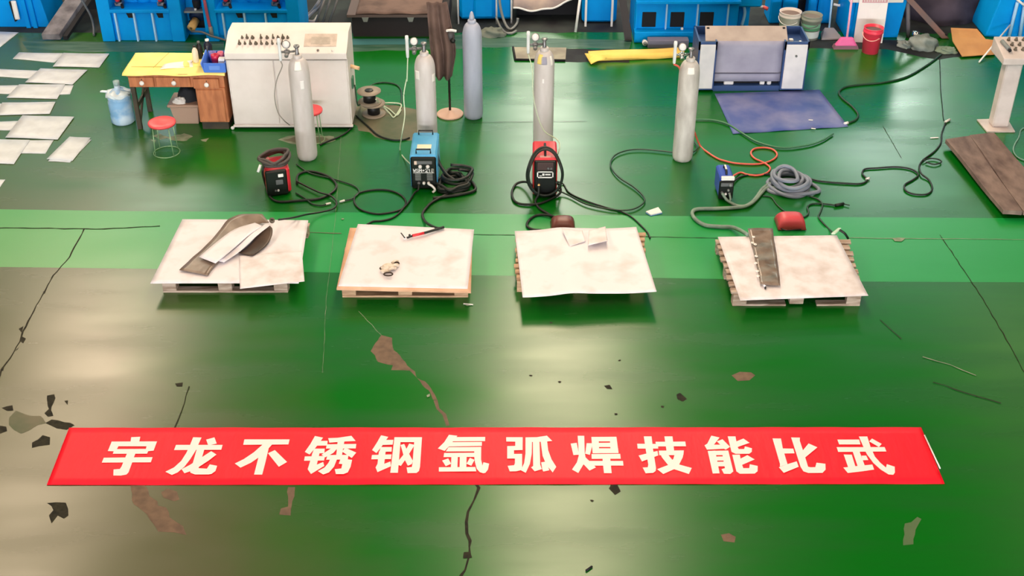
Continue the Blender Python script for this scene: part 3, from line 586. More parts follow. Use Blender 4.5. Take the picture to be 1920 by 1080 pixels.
# ------------------------------------------------------------------ welding machines
m_wred = mat('welder_red_paint', (214, 42, 60), rough=.38); m_wcyan = mat('welder_sky_blue_paint', (70, 160, 216), rough=.4, c2=(88, 176, 226), scale=5)
m_wblue = mat('welder_royal_blue_paint', (46, 78, 190), rough=.38); m_face = mat('black_front_panel', (14, 18, 20), rough=.38)
m_greyk = mat('grey_moulding', (96, 100, 104), rough=.5); m_vent = mat('vent_slot_grey', (130, 136, 136), rough=.5)
def local_box(M):
    """builders in a local frame: x right, y back, z up, transformed by M"""
    def bx(b, lo, hi, bev=0): return b.box(lo, hi, bev, M)
    return bx
def welder(label, front_l, front_r, depth, hgt, mbody, yaw=None, taper=0.0):
    a, c = P(*front_l), P(*front_r); wd = (c-a).length; yaw = math.atan2((c-a).y, (c-a).x) if yaw is None else yaw
    mid = (a+c)/2; M = Matrix.Translation(mid) @ Matrix.Rotation(yaw, 4, 'Z')
    t = thing('welding_machine', mid, label, 'welding machine', 'portable welding machines on the floor')
    bx = local_box(M)
    b = MB(); bx(b, (-wd/2, .012, .02), (wd/2, depth, hgt), .018); b.build('housing', mbody, t)
    for sx in (-1, 1):
        for y in (.06, depth-.06):
            b = MB(); bx(b, (sx*(wd/2-.03)-.015, y-.015, 0), (sx*(wd/2-.03)+.015, y+.015, .024), .003); b.build('foot', m_black, t)
    return t, M, bx, wd
def handle(b, M, y, z, wd, h=.045, r=.009, along='x', ln=None):
    if along == 'x': pts = [(-wd, y, z), (-wd, y, z+h), (wd, y, z+h), (wd, y, z)]
    else: pts = [(0, y-wd, z), (0, y-wd, z+h), (0, y+wd, z+h), (0, y+wd, z)]
    b.tube([M @ Vector(p) for p in pts], r, 8, smooth=False)
SEGS = {'W': [[(0, 1), (.22, 0), (.5, .6), (.78, 0), (1, 1)]], 'S': [[(1, .9), (.8, 1), (.2, 1), (0, .85), (0, .62), (1, .4), (1, .15), (.8, 0), (.2, 0), (0, .1)]], 'M': [[(0, 0), (0, 1), (.5, .35), (1, 1), (1, 0)]],
        '2': [[(0, .85), (.2, 1), (.8, 1), (1, .8), (1, .6), (0, 0), (1, 0)]], '1': [[(.2, .8), (.5, 1), (.5, 0)]], '8': [[(.1, .53), (0, .75), (.1, 1), (.9, 1), (1, .75), (.9, .53), (.1, .53), (0, .25), (.1, 0), (.9, 0), (1, .25), (.9, .53)]],
        '·': [[(.2, .5), (.8, .5)], [(.5, .3), (.5, .7)]]}
def stroke_text(b, M, s, x, y, z, cw, ch, th, gap):
    for chx in s:
        for st in SEGS[chx]:
            for (x0, z0), (x1, z1) in zip(st, st[1:]):
                p0, p1 = Vector((x+x0*cw, y, z+z0*ch)), Vector((x+x1*cw, y, z+z1*ch)); d = (p1-p0).normalized()*th*.5; n = Vector((-d.z, 0, d.x))
                b.prism([M @ (p0-d+n), M @ (p0-d-n), M @ (p1+d-n), M @ (p1+d+n)], M.to_3x3() @ Vector((0, -.002, 0)))
        x += cw+gap
# blue machine
t2, M2, bx, wd = welder('sky blue welding machine with black front panel and two top handles, marked in white', (771, 357), (821, 357), .56, .41, m_wcyan)
b = MB(); bx(b, (-wd/2+.008, -.004, .03), (wd/2-.008, .016, .395), .014); fp = b.build('front_panel', m_face, t2)
b = MB(); bx(b, (-wd/2+.05, -.008, .315), (wd/2-.05, -.002, .352), .004); b.build('meter_strip', m_greyk, fp)
b = MB(); bx(b, (-wd/2+.045, -.010, .31), (-wd/2+.075, -.003, .352), .004); b.build('meter_window', mat('peach_display', (226, 204, 190), rough=.3), fp)
for x in (-.035, .045):
    b = MB(); b.lathe([(.02, 0), (.02, .01), (.013, .014), (.012, .03), (0, .03)], M2 @ Vector((x, -.004, .287)), 16, axis=(0, -1, .05)); b.build('knob', m_white, fp)
b = MB(); stroke_text(b, M2, 'WSM·218', -.108, -.0045, .224, .024, .034, .0068, .0075); bx(b, (-.11, -.0065, .2115), (.11, -.0045, .216)); b.build('lettering', m_white, fp)
for sx in (-1, 1):
    b = MB()
    for k in range(7): bx(b, (sx*.062-.03, -.0062, .125+k*.0125), (sx*.062+.03, -.0042, .1305+k*.0125))
    b.build('vent_slots', m_vent, fp)
for x, mm in ((-.055, m_greyk), (-.002, m_white), (.048, m_white)):
    b = MB(); b.lathe([(.016, 0), (.016, .02), (.009, .024), (.009, .034), (0, .034)], M2 @ Vector((x, -.004, .095)), 14, axis=(0, -1, 0)); b.build('socket', mm, fp)
for y in (.06, .50):
    b = MB(); handle(b, M2, y, .405, .075, .05); b.build('handle', m_black, t2)
b = MB(); bx(b, (-.075, .17, .409), (.075, .26, .412)); b.build('rating_label', mat('cream_label', (236, 222, 196), rough=.6), t2)
# red machine (third)
t3, M3, bx, wd = welder('red welding machine with a tall black front, wrapped in black cable loops', (999, 371), (1044, 371), .42, .46, m_wred)
b = MB(); bx(b, (-wd/2+.012, -.006, .02), (wd/2-.012, .016, .44), .012); fp = b.build('front_panel', m_face, t3)
b = MB(); bx(b, (-.085, -.009, .33), (.085, -.004, .42), .004); b.build('control_strip', mat('dark_red_brown_panel', (70, 52, 54), rough=.4), fp)
for x in (.03, .06):
    b = MB(); b.lathe([(.013, 0), (.013, .018), (0, .018)], M3 @ Vector((x, -.008, .355)), 14, axis=(0, -1, 0)); b.build('knob', m_greyk, fp)
b = MB()
for lo, hi in (((-.085, -.009, .24), (.085, -.0055, .252)), ((-.085, -.009, .305), (.085, -.0055, .317)), ((-.085, -.009, .24), (-.073, -.0055, .317)), ((.073, -.009, .24), (.085, -.0055, .317)), ((-.06, -.0085, .262), (-.035, -.0055, .27)), ((-.03, -.0085, .268), (-.008, -.0055, .292)), ((.0, -.0085, .272), (.055, -.0055, .288))): bx(b, lo, hi)
b.build('white_nameplate', m_white, fp)
b = MB(); b.lathe([(.014, 0), (.014, .02), (.009, .03), (0, .03)], M3 @ Vector((-.065, -.006, .16)), 14, axis=(0, -1, 0)); b.build('socket', mat('brass_socket', (240, 196, 132), rough=.35), fp)
b = MB(); bx(b, (-.055, .03, .459), (.055, .07, .462)); b.build('rating_label', mat('pink_label', (246, 190, 186), rough=.6), t3)
b = MB(); b.tube([M3 @ Vector(p) for p in ((0, .06, .455), (0, .1, .5), (0, .26, .5), (0, .3, .455))], .012, 8); b.build('handle', m_black, t3)
# small black and red machine (left)
t1, M1, bx, wd = welder('small black and red welding machine with a cable bundle piled on top', (503, 370), (548, 364), .34, .30, m_wred)
b = MB(); bx(b, (-wd/2-.004, -.012, .012), (wd/2-.035, .03, .30), .012); fp = b.build('front_panel', m_face, t1)
b = MB(); bx(b, (.0, -.017, .225), (.055, -.01, .262), .004); b.build('display', m_white, fp)
b = MB(); bx(b, (-.03, -.015, .14), (.045, -.01, .195), .004); b.build('grey_nameplate', m_greyk, fp)
for x, mm in ((-.04, m_greyk), (-.012, m_white)):
    b = MB(); b.lathe([(.011, 0), (.011, .014), (0, .014)], M1 @ Vector((x, -.012, .075)), 12, axis=(0, -1, 0)); b.build('socket', mm, fp)
b = MB(); bx(b, (-wd/2+.01, .22, .3), (-wd/2+.07, .3, .34), .01); b.build('rear_cap', mat('pink_cap', (226, 150, 152), rough=.5), t1)
def scribble(b, c, rx, ry, z0, z1, turns, r, jit=.25, seg=7, ph=0.0):
    pts = []
    for k in range(int(turns*9)):
        a = ph+k*2*math.pi/9; s_ = 1-jit*random.random()
        pts.append(Vector((c.x+rx*s_*math.cos(a), c.y+ry*s_*math.sin(a), z0+(z1-z0)*k/(turns*9)+random.uniform(0, .012))))
    b.tube(pts, r, seg, n=4)
cb = thing('coiled_cable', M1 @ Vector((0, .16, .33)), 'dark grey cable bundle heaped on the small black and red machine', 'cable')
b = MB(); c = M1 @ Vector((.0, .17, 0)); scribble(b, c, .165, .20, .325, .40, 5.2, .017, .35); b.build('coil', mat('dark_grey_cable', (74, 68, 66), rough=.6), cb)
b = MB(); p = M1 @ Vector((-.16, .06, .36)); b.rod(p, p+Vector((-.03, -.03, -.07)), .014); b.build('plug', m_white, cb)
# small royal blue machine (right)
t4, M4, bx, wd = welder('small royal blue welding machine at the right, with a black front', (1347, 376), (1372, 374), .30, .265, m_wblue, yaw=.02)
b = MB(); bx(b, (-wd/2-.004, -.008, .012), (wd/2+.004, .02, .225), .01); fp = b.build('front_panel', m_face, t4)
b = MB(); bx(b, (-wd/2+.01, -.012, .165), (wd/2-.01, -.006, .205), .004); b.build('control_strip', m_greyk, fp)
b = MB(); b.lathe([(.015, 0), (.015, .018), (0, .018)], M4 @ Vector((.035, -.01, .185)), 14, axis=(0, -1, 0)); b.build('knob', m_vent, fp)
for x, z, mm in ((.02, .125, m_vent), (-.005, .08, m_white), (.035, .085, m_vent), (-.045, .1, m_greyk)):
    b = MB(); b.lathe([(.013, 0), (.013, .016), (.008, .022), (0, .022)], M4 @ Vector((x, -.008, z)), 14, axis=(0, -1, 0)); b.build('socket', mm, fp)
b = MB(); bx(b, (-wd/2+.012, -.006, .232), (wd/2+.002, .03, .27), .004); b.build('white_edge_label', m_white, t4)
b = MB(); b.tube([M4 @ Vector(p) for p in ((0, .07, .262), (0, .09, .30), (0, .2, .30), (0, .22, .262))], .012, 8); b.build('handle', m_black, t4)
b = MB(); bx(b, (-.009, .1, .31), (.009, .19, .316)); b.build('handle_strip', m_white, t4)

# ------------------------------------------------------------------ cables and hoses on the floor
def cable(name, label, cat, pts, r, m, group=None, z=None, n=6, build=True):
    """pts: photograph points on the floor (x, y[, height above the floor]) or Vectors"""
    q = []
    for p in pts:
        if isinstance(p, Vector): q.append(p)
        elif len(p) == 3: q.append(P(p[0], p[1], r+p[2]))
        else: q.append(P(p[0], p[1], r+(z or 0)+.002))
    b = MB(); b.tube(q, r, 8, n=n)
    o = b.build(name, m); return tag(o, label, cat, group)
CG = 'welding cables snaking over the floor'
cable('welding_cable', 'thick dark cable looped round the front of the black and red machine', 'cable', [(557, 345), (559, 328), (580, 321), (612, 329), (630, 345), (625, 359), (600, 372), (560, 376), (522, 378), (505, 367), (498, 346), M1 @ Vector((-.15, .02, .30)), M1 @ Vector((-.1, .1, .37))], .013, m_rubber, CG)
cable('welding_cable', 'dark cable from the black and red machine to the clamp on the leftmost pallet', 'cable', [(556, 340), (580, 352), (600, 361), (620, 367), (631, 379), (625, 391), (600, 398), (575, 402, .06), (550, 408, .2), (522, 412, .235)], .010, m_rubber, CG, z=.018)
for lab, pts in (('lead with a white plug, upper of two beside the black and red machine', [(556, 308), (580, 324), (615, 333), (650, 343), (668, 351), (673, 361), (661, 372), (646, 376)]), ('lead with a white plug, lower of two beside the black and red machine', [(555, 362), (572, 372), (585, 382), (602, 385), (611, 383)])):
    t = thing('power_lead', P(*pts[-1]), lab, 'cable', 'leads with white plugs')
    b = MB(); b.tube([P(x, y, .012) for x, y in pts], .008, 8); b.build('cord', m_gcable, t)
    b = MB(); p0 = P(*pts[-1], .014); d = (p0-P(*pts[-2], .014)).normalized(); b.tube([p0, p0+d*.02, p0+d*.045, p0+d*.055], .013, 8, smooth=False, r2=.009); b.build('plug', m_white, t)
cable('welding_cable', 'dark cable with one wide loop, from the sky blue machine to behind the second pallet', 'cable', [M2 @ Vector((-.055, -.03, .095)), M2 @ Vector((-.06, -.08, .05)), (777, 362), (767, 378), (755, 391), (735, 398), (705, 401), (677, 393), (664, 378), (671, 363), (700, 356), (730, 357), (752, 366), (761, 380), (751, 397), (735, 409), (715, 414), (700, 415), (688, 421)], .010, m_rubber, CG)
t = thing('welding_hose', P(848, 348), 'tangled heap of black hose beside the sky blue machine, leading to the torch', 'hose')
b = MB(); c = P(848, 352); scribble(b, c, .20, .24, .016, .085, 4.4, .018, .42, ph=.4); scribble(b, P(858, 345), .19, .17, .06, .15, 2.2, .017, .3, ph=2)
b.build('coil', m_rubber, t)
b = MB(); b.tube([M2 @ Vector((.12, .3, .3)), P(823, 305, .2), P(838, 328, .12), P(852, 338, .09)], .02, 8); b.build('supply_run', m_rubber, t)
b = MB(); b.tube([P(860, 318, .14), P(880, 322, .10), P(876, 333, .03), P(888, 345, .02), P(890, 357, .02), P(866, 364, .02), P(840, 368, .02), P(812, 372, .02)], .016, 8); b.build('side_loop', m_rubber, t)
b = MB(); b.tube([P(842, 362, .03), P(812, 378, .016), P(799, 390, .016), P(792, 402, .016), P(797, 415, .03), P(808, 423, .12), P(822, 428, .19), P(832, 426, .19)], .014, 8); b.build('torch_run', m_rubber, t)
b = MB(); b.tube([M2 @ Vector((.048, -.03, .095)), M2 @ Vector((.085, -.05, .08)), M2 @ Vector((.115, -.06, .04)), M2 @ Vector((.09, -.07, .014))], .013, 8); b.build('white_hose_end', m_white, t, 'white hose end')
cable('power_cable', 'black cable running from beside the cable reel to the sky blue machine', 'cable', [(668, 217), (690, 237), (710, 254), (735, 262), (755, 262), (768, 258)], .010, m_rubber, CG)
m_clear = mat('pale_translucent_hose', (196, 214, 186), rough=.35)
def regp(C, H): return C+Vector((-.175, -.03, H-.06))
cable('gas_hose', 'thin pale gas hose hanging from the cylinder behind the sky blue machine', 'hose', [regp(CY2, 1.2), regp(CY2, 1.2)+Vector((-.02, .0, -.25)), V(762, 150, 12.4), V(757, 180, 12.35), V(759, 215, 12.3), V(754, 250, 12.2), (750, 280), (756, 294), M2 @ Vector((-.13, .3, .12))], .007, m_clear, 'thin gas hoses')
cable('gas_hose', 'thin grey gas hose hanging in front of the cream console', 'hose', [regp(CY1, 1.22), V(529, 125, 12.25), V(519, 150, 12.3), V(515, 180, 12.3), V(521, 210, 12.35), V(533, 226, 12.4), (545, 236), (556, 246)], .006, mat('grey_hose', (150, 146, 140), rough=.5), 'thin gas hoses')
cable('gas_hose', 'thin pale gas hose hanging down to the red welding machine', 'hose', [regp(CY3, 1.2), V(998, 130, 12.4), V(999, 170, 12.35), V(1006, 210, 12.3), V(1020, 245, 12.2), V(1045, 262, 12.0), V(1049, 278, 11.8), M3 @ Vector((.11, .4, .2))], .006, m_clear, 'thin gas hoses')
# cables of the red machine
t = thing('welding_cable', M3 @ Vector((0, -.05, 0)), 'black cable looped round the red machine and running behind the third pallet', 'cable')
b = MB()
for ph, rx, rz, y in ((0, .185, .25, -.035), (.25, .175, .235, -.06)):
    cxz = M3 @ Vector((-.005, 0, .29)); pts = []
    for k in range(14):
        a = k*2*math.pi/14; zz_ = .29+rz*math.sin(a)+ph*.03
        yy = y+max(0, (zz_-.40))*1.0
        pts.append(M3 @ Vector((rx*math.cos(a)-.005+ph*.02, yy, zz_)))
    b.tube(pts, .013, 8, closed=True, n=4)
b.build('hanging_loops', m_rubber, t)
b = MB(); b.tube([P(1000, 348, .12), P(985, 341, .06), P(968, 345, .02), P(960, 360, .016), P(964, 376, .016), P(980, 383, .016), P(1010, 382, .016), P(1035, 372, .02), P(1050, 362, .03), P(1050, 350, .08), M3 @ Vector((.12, -.03, .2))], .013, 8); b.build('floor_loop', m_rubber, t)
b = MB(); b.tube([M3 @ Vector((-.065, -.03, .16)), M3 @ Vector((-.07, -.07, .08)), P(1004, 378, .014), P(1012, 391, .014), P(1028, 401, .014), P(1042, 411, .014), P(1036, 405, .03), P(1010, 403, .014), P(994, 411, .014), P(988, 423, .014), P(998, 430, .014), P(1015, 432, .014)], .014, 8); b.build('torch_run', m_rubber, t)
cable('power_cable', 'black cable curving from the red machine to the back corner of the third pallet', 'cable', [M3 @ Vector((.13, .25, .06)), (1056, 345), (1068, 362), (1100, 377), (1140, 390), (1160, 395), (1183, 406), (1203, 424), (1214, 436), (1219, 447)], .008, m_rubber, CG)
cable('power_cable', 'dark green cable winding from the red machine to behind the stained grey cylinder', 'cable', [M3 @ Vector((.13, .1, .04)), (1066, 366), (1100, 383), (1148, 393), (1183, 393), (1204, 383), (1208, 371), (1190, 352), (1160, 332), (1145, 311), (1151, 293), (1172, 283), (1200, 280), (1240, 283), (1265, 286), (1296, 286), (1307, 277), (1302, 266)], .0085, m_gcable, CG, z=.012)
# right-hand hoses
cable('air_hose', 'green hose swinging from the stained grey cylinder under the blue mat', 'hose', [(1300, 224), (1335, 225), (1365, 233), (1392, 250), (1422, 267), (1465, 277), (1510, 273), (1540, 264), (1562, 251)], .011, mat('green_hose', (62, 122, 86), rough=.4), CG, z=.006)
t = thing('power_lead', P(1588, 231), 'long dark lead winding back from a white plug at the corner of the blue mat', 'cable', CG)
b = MB(); b.tube([P(x, y, .013) for x, y in ((1592, 230), (1604, 225), (1609, 215), (1598, 200), (1580, 185), (1573, 173), (1586, 163), (1620, 158), (1655, 155), (1700, 144), (1740, 121), (1765, 102))], .012, 8); b.build('cord', m_gcable, t)
b = MB(); b.rod(P(1590, 230, .015), P(1583, 232, .015), .016); b.build('plug', m_white, t)
m_orange = mat('salmon_orange_hose', (232, 106, 88), rough=.4)
cable('gas_hose', 'orange gas hose from the stained grey cylinder, looping beside the small royal blue machine', 'hose', [CY4+Vector((-.175, -.03, 1.14)), V(1275, 130, 12.3), V(1276, 165, 12.42), V(1284, 215, 12.45), CY4+Vector((.12, .2, .28)), (1312, 272), (1326, 285), (1345, 297), (1360, 302), (1378, 306), (1410, 308), (1432, 306), (1450, 299), (1457, 290), (1450, 281), (1434, 277), (1415, 279), (1408, 287), (1415, 297), (1434, 306), (1444, 315), (1438, 324), (1420, 329), (1400, 327), (1386, 324), M4 @ Vector((.05, .25, .1))], .0105, m_orange, CG)
m_gh = mat('grey_green_sleeve', (132, 156, 140), rough=.55, c2=(112, 130, 122), scale=8); m_gcoil = mat('slate_grey_sleeve', (128, 138, 156), rough=.55)
t = thing('welding_hose', P(1480, 355), 'thick grey hose coil on the floor at the right, leading to the rightmost pallet', 'hose')
b = MB()
for k, (dx, dy, rx, ry, z0) in enumerate(((0, 0, .21, .24, .02), (.02, .02, .20, .2, .055), (-.02, .05, .16, .2, .085), (.03, -.02, .15, .2, .11), (.05, -.05, .27, .16, .02), (-.03, .03, .12, .17, .135))):
    c = P(1478, 351)+Vector((dx, dy, 0)); b.tube([c+Vector((rx*math.cos(a)*(1+.06*math.sin(3*a+k)), ry*math.sin(a), z0+.012*math.sin(2*a+k))) for a in [j*math.pi/7 for j in range(14)]], .021, 8, closed=True, n=4)
b.build('coil', m_gcoil, t)
b = MB(); b.tube([P(1460, 338, .05), P(1445, 344, .022), P(1430, 354, .022), P(1420, 368, .022), P(1408, 381, .022), P(1390, 388, .022), P(1345, 391, .022), P(1308, 392, .022), P(1298, 399, .022), P(1304, 411, .022), P(1322, 422, .022), P(1350, 425, .024), P(1372, 426, .03), P(1388, 432, .09), P(1402, 440, .17)], .020, 8); b.build('torch_run', m_gh, t)
b = MB(); b.tube([P(1462, 352, .04), P(1440, 352, .022), P(1428, 362, .024), P(1416, 376, .022), P(1402, 385, .03), P(1385, 386, .022), P(1372, 381, .02), P(1362, 374, .04), M4 @ Vector((-.045, -.03, .1))], .015, 8); b.build('supply_run', m_gh, t)
b = MB(); b.tube([M4 @ Vector((.035, -.03, .085)), M4 @ Vector((.04, -.07, .05)), P(1368, 379, .02), P(1378, 385, .02)], .011, 8); b.build('machine_tail', m_gh, t)
t = thing('power_cable', P(1500, 334), 'long black cable from the royal blue machine, ending in loops near the old boards', 'cable', CG)
b = MB(); b.tube([M4 @ Vector((.07, .22, .05)), P(1390, 331, .011), P(1430, 327, .011), P(1480, 329, .011), P(1510, 333, .011), P(1540, 340, .011), P(1590, 344, .011), P(1615, 344, .011), P(1626, 337, .012), P(1617, 326, .012), P(1622, 317, .012), P(1645, 315, .012), P(1680, 313, .012), P(1708, 317, .012), P(1722, 327, .014), P(1712, 337, .012), P(1697, 346, .012), P(1698, 357, .012), P(1714, 364, .012), P(1738, 364, .012), P(1748, 354, .012), P(1742, 338, .012), P(1727, 325, .024), P(1724, 311, .012), P(1732, 299, .012), P(1752, 284, .012), P(1764, 268, .012), P(1766, 250, .012), P(1772, 232, .012)], .0095, 8); b.build('cord', m_rubber, t)
b = MB(); b.tube([P(1731, 301, .026), P(1745, 297, .02), P(1760, 299, .02), P(1765, 304, .02), P(1752, 308, .02), P(1736, 304, .02)], .008, 8); b.build('side_loop', m_rubber, t)
b = MB(); b.rod(P(1624, 336, .016), P(1630, 334, .016), .013); b.build('plug', m_white, t)
b = MB(); b.rod(P(1772, 229, .016), P(1781, 224, .018), .014); b.build('end_plug', m_white, t)
cable('power_cable', 'thin black wire trailing on the floor beside the control pedestal', 'cable', [(1762, 112), (1763, 140), (1764, 170), (1767, 200), (1769, 222), (1774, 234)], .005, m_rubber, CG)
cable('earth_cable', 'dark cable from the grey hose coil to the pale green earth clamp', 'cable', [(1518, 368), (1534, 374), (1542, 384), (1538, 398), (1535, 407), (1545, 420), (1556, 431), (1563, 438, .15)], .009, m_gcable, CG)
t = thing('strap_cable', P(1550, 382), 'flat dark strap with a plug lying right of the grey hose coil', 'cable', CG)
b = MB(); b.tube([P(1490, 405, .01), P(1508, 407, .01), P(1516, 399, .01), P(1514, 388, .01), P(1524, 382, .01), P(1545, 382, .012), P(1568, 385, .012)], .009, 8); b.build('cord', m_gcable, t)
b = MB(); b.rod(P(1566, 385, .016), P(1582, 382, .016), .016); b.rod(P(1582, 382, .016), P(1593, 385, .016), .005); b.build('plug', m_rubber, t)
cable('power_cable', 'thin green wire from the grey hose to the faded red face shield', 'cable', [(1430, 367), (1446, 370), (1456, 383), (1468, 394), (1482, 402)], .007, m_gcable, CG)

# ------------------------------------------------------------------ metal sheets laid out on the floor at the left
SL = 'grey metal sheets laid out at the left'
def floor_sheet(label, pts, z, m=None):
    return sheet_px('metal_sheet', label, 'metal sheet', pts, m or m_sheet_old, z, th=.003, n=(6, 4), group=SL, wav=lambda u, v: .002*math.sin(5*u+3*v))
FS = [
 ('corner of a grey sheet at the far left edge, nearest the blue machines', [(-34, 57), (35, 61), (0, 88), (-60, 88)], .006),
 ('left, partly covered sheet of the farthest row, near the green kerb', [(36, 98), (122, 100), (102, 117), (24, 110)], .005),
 ('right, upper sheet of the farthest row, near the green kerb', [(119, 99), (205, 100.5), (186, 126), (99, 124.5)], .011),
 ('left, partly covered sheet of the second row from the machines', [(-22, 128), (78, 133), (58, 147), (-32, 142)], .005),
 ('right, upper sheet of the second row from the machines', [(76, 128), (164, 131), (136, 158), (47, 154)], .011),
 ('left, partly covered sheet of the third row from the machines', [(-20, 160), (40, 160), (22, 176), (-32, 175)], .005),
 ('small sheet peeping out at the right end of the third row', [(108, 159), (138, 160), (131, 176), (104, 178)], .005),
 ('wide middle sheet on top of the third row from the machines', [(36, 158), (122, 158), (107, 185), (12, 183)], .011),
 ('left, partly covered sheet of the fourth row from the machines', [(-34, 192), (12, 195), (4, 212), (-44, 212)], .005),
 ('single wide sheet at the right of the fourth row', [(4, 192), (104, 191), (93, 213), (-6, 216)], .011),
 ('left, partly covered sheet beside the largest sheet of the fifth row', [(-20, 228), (36, 227), (22, 244), (-25, 244)], .005),
 ('largest tilted sheet in the middle of the fifth row', [(42, 216), (139, 219), (108, 261), (10, 257.5)], .014),
 ('right sheet of the nearest row, half under its neighbour', [(40, 262.5), (100.5, 263), (85, 287.5), (36, 287.5)], .005),
 ('left, upper sheet of the nearest row, cut by the photo edge', [(-26, 260), (56, 262.5), (42, 286), (26, 307), (-33, 305)][:2]+[(26, 307), (-36, 305)], .011),
 ('lower sheet of the pair lying apart from the rows, nearest the red stool', [(134, 259), (171.5, 262), (131, 304), (90, 302)], .005),
 ('upper sheet of the pair lying apart from the rows', [(130.5, 256), (170, 258), (136, 301), (87.5, 298)], .011),
 ('corner of a sheet at the left edge, nearest the camera of all', [(-22, 336), (10, 337), (0, 350), (-34, 350)], .005)]
for lb, pts, z in FS: floor_sheet(lb, pts, z)

# ------------------------------------------------------------------ desk and what is on and under it
YD = P(330, 244).y
m_desk = mat('orange_brown_wood', (196, 126, 84), rough=.5, c2=(168, 102, 66), scale=4, stretch=(5, 1, 1))
m_deskd = mat('dark_worn_wood', (74, 66, 52), rough=.7, c2=(52, 50, 42), scale=6)
dl, dr = P(257, 244).x, P(437, 244).x
dz = .70; dback = YD+.58
dk = thing('wooden_desk', ((dl+dr)/2, YD, 0), 'old wooden desk with three drawers, left of the cream control console', 'desk')
b = MB(); b.box((dl-.01, YD-.008, dz-.03), (dr-.01, dback, dz), .004); b.build('desk_top', m_desk, dk)
b = MB(); b.box((dl, YD+.02, dz-.17), (dr-.03, dback-.03, dz-.03)); b.build('drawer_case', m_desk, dk)
w_ = (dr-.03-dl)
for u0, u1, drop in ((0.0, .27, 0), (.285, .655, 0), (.675, .955, .012)):
    b = MB(); b.box((dl+u0*w_+.006, YD+.002 if not drop else YD-.02, dz-.16-drop), (dl+u1*w_-.006, YD+.021, dz-.045-drop), .005); d = b.build('drawer', m_desk, dk)
    b = MB(); xk = dl+(u0+u1)/2*w_+.01; b.lathe([(.012, 0), (.012, .012), (.026, .016), (.028, .022), (.02, .03), (0, .032)], (xk, YD+.002 if not drop else YD-.02, dz-.108-drop), 18, axis=(0, -1, .15)); b.build('knob', m_white, d)
    b = MB(); b.box((xk-.004, YD-.006-(drop>0)*.02, dz-.075-drop), (xk+.004, YD+.004, dz-.06-drop)); b.build('lock', m_deskd, d)
px0 = P(378, 244).x
b = MB(); b.box((px0, YD, .10), (dr-.03, dback-.03, dz-.17), .004); cbn = b.build('cabinet', m_desk, dk)
b = MB(); b.box((px0+.012, YD-.016, .115), (dr-.055, YD+.001, dz-.19), .006); b.build('door', m_desk, cbn)
b = MB(); b.box((px0+.01, YD+.03, .0), (dr-.05, dback-.06, .10)); b.build('plinth', m_deskd, dk)
for x, y in ((dl+.03, YD+.04), (dl+.03, dback-.07)):
    b = MB(); b.box((x-.025, y-.025, 0), (x+.025, y+.025, dz-.17), .003); b.build('leg', m_deskd, dk)
b = MB(); b.hull8([(dl+.02, YD+.06, .02), (dl+.04, YD+.06, .02), (dl+.04, dback-.09, .4), (dl+.02, dback-.09, .4)], [(dl+.02, YD+.06, .07), (dl+.04, YD+.06, .07), (dl+.04, dback-.09, .45), (dl+.02, dback-.09, .45)]); b.box((dl+.02, YD+.06, .25), (dl+.04, dback-.09, .3)); b.build('brace', m_deskd, dk)
# yellow covering
m_ylw = mat('yellow_cardboard', (255, 240, 146), rough=.65, c2=(246, 226, 124), scale=4, lo=.4, hi=.75)
yc = thing('desk_cover', ((dl+dr)/2, YD, dz), 'creased yellow sheet covering the whole desk top', 'table cover')
def ycf(u, v):
    x = dl-.05+(dr+.01-dl+.035)*u; y = YD-.022+(dback-YD+.03)*v
    e = max(0, 1-v*26)
    return Vector((x, y, dz+.008-.018*e*(1+.4*math.sin(u*13))+.002*math.sin(u*9+v*6)))
b = MB(); b.grid(ycf, 40, 24, .004); b.build('sheet', m_ylw, yc)
m_crease = mat('dark_yellow_seam', (190, 160, 76), rough=.7)
b = MB()
for q in ((.27, .02, .34, .99), (.62, .5, .66, .99), (.05, .33, .98, .33)):
    p0 = ycf(q[0], q[1] if q[1] > .2 else .3); p1 = ycf(q[2], q[3])
    b.tube([p0+Vector((0, 0, .001)), p0.lerp(p1, .5)+Vector((0, 0, .002)), p1+Vector((0, 0, .001))], .003, 5)
    b.build('crease', m_crease, yc); b = MB()
b.bm.free()
def V0(px, py, z): return P(px, py, z)
pa = thing('paper', P(335, 122, dz+.012), 'white paper lying on the yellow desk cover', 'paper')
b = MB(); A = [P(308, 120, dz+.013), P(360, 112, dz+.013), P(362, 125, dz+.013), P(300, 130, dz+.013)]; b.grid(lambda u, v: (A[3].lerp(A[2], u)).lerp(A[0].lerp(A[1], u), v)+Vector((0, 0, .004*math.sin(6*u))), 8, 4, .002); b.build('sheet', m_paper, pa)
def bottle(label, px, py, z, h, r, m, mc, name='bottle'):
    c = P(px, py, z); t = thing(name, c, label, 'bottle', 'bottles on the desk')
    b = MB(); b.lathe([(0, 0), (r*.94, 0), (r, .008), (r, h*.62), (r*.8, h*.76), (r*.38, h*.86), (r*.38, h*.94)], c, 20); b.build('body', m, t)
    b = MB(); b.lathe([(r*.46, 0), (r*.46, h*.1), (0, h*.1)], c+Vector((0, 0, h*.9)), 14); b.build('cap', mc, t)
zt = dz+.012
bottle('pale slim bottle at the left of the group on the desk', 368, 116, zt, .20, .034, mat('cream_bottle', (232, 222, 200), rough=.35), m_black)
bottle('dark bottle just behind the pale slim bottle on the desk', 376, 108, zt, .20, .036, m_black, m_greyk)
bottle('dark bottle with a white cap behind the blue tray on the desk', 392, 104, zt, .2, .05, mat('dark_navy_bottle', (28, 34, 52), rough=.3), m_white)
m_tray = mat('blue_plastic_tray', (72, 124, 226), rough=.4)
ty = thing('plastic_tray', P(402, 132, zt), 'open blue plastic tray on the right end of the desk', 'tray')
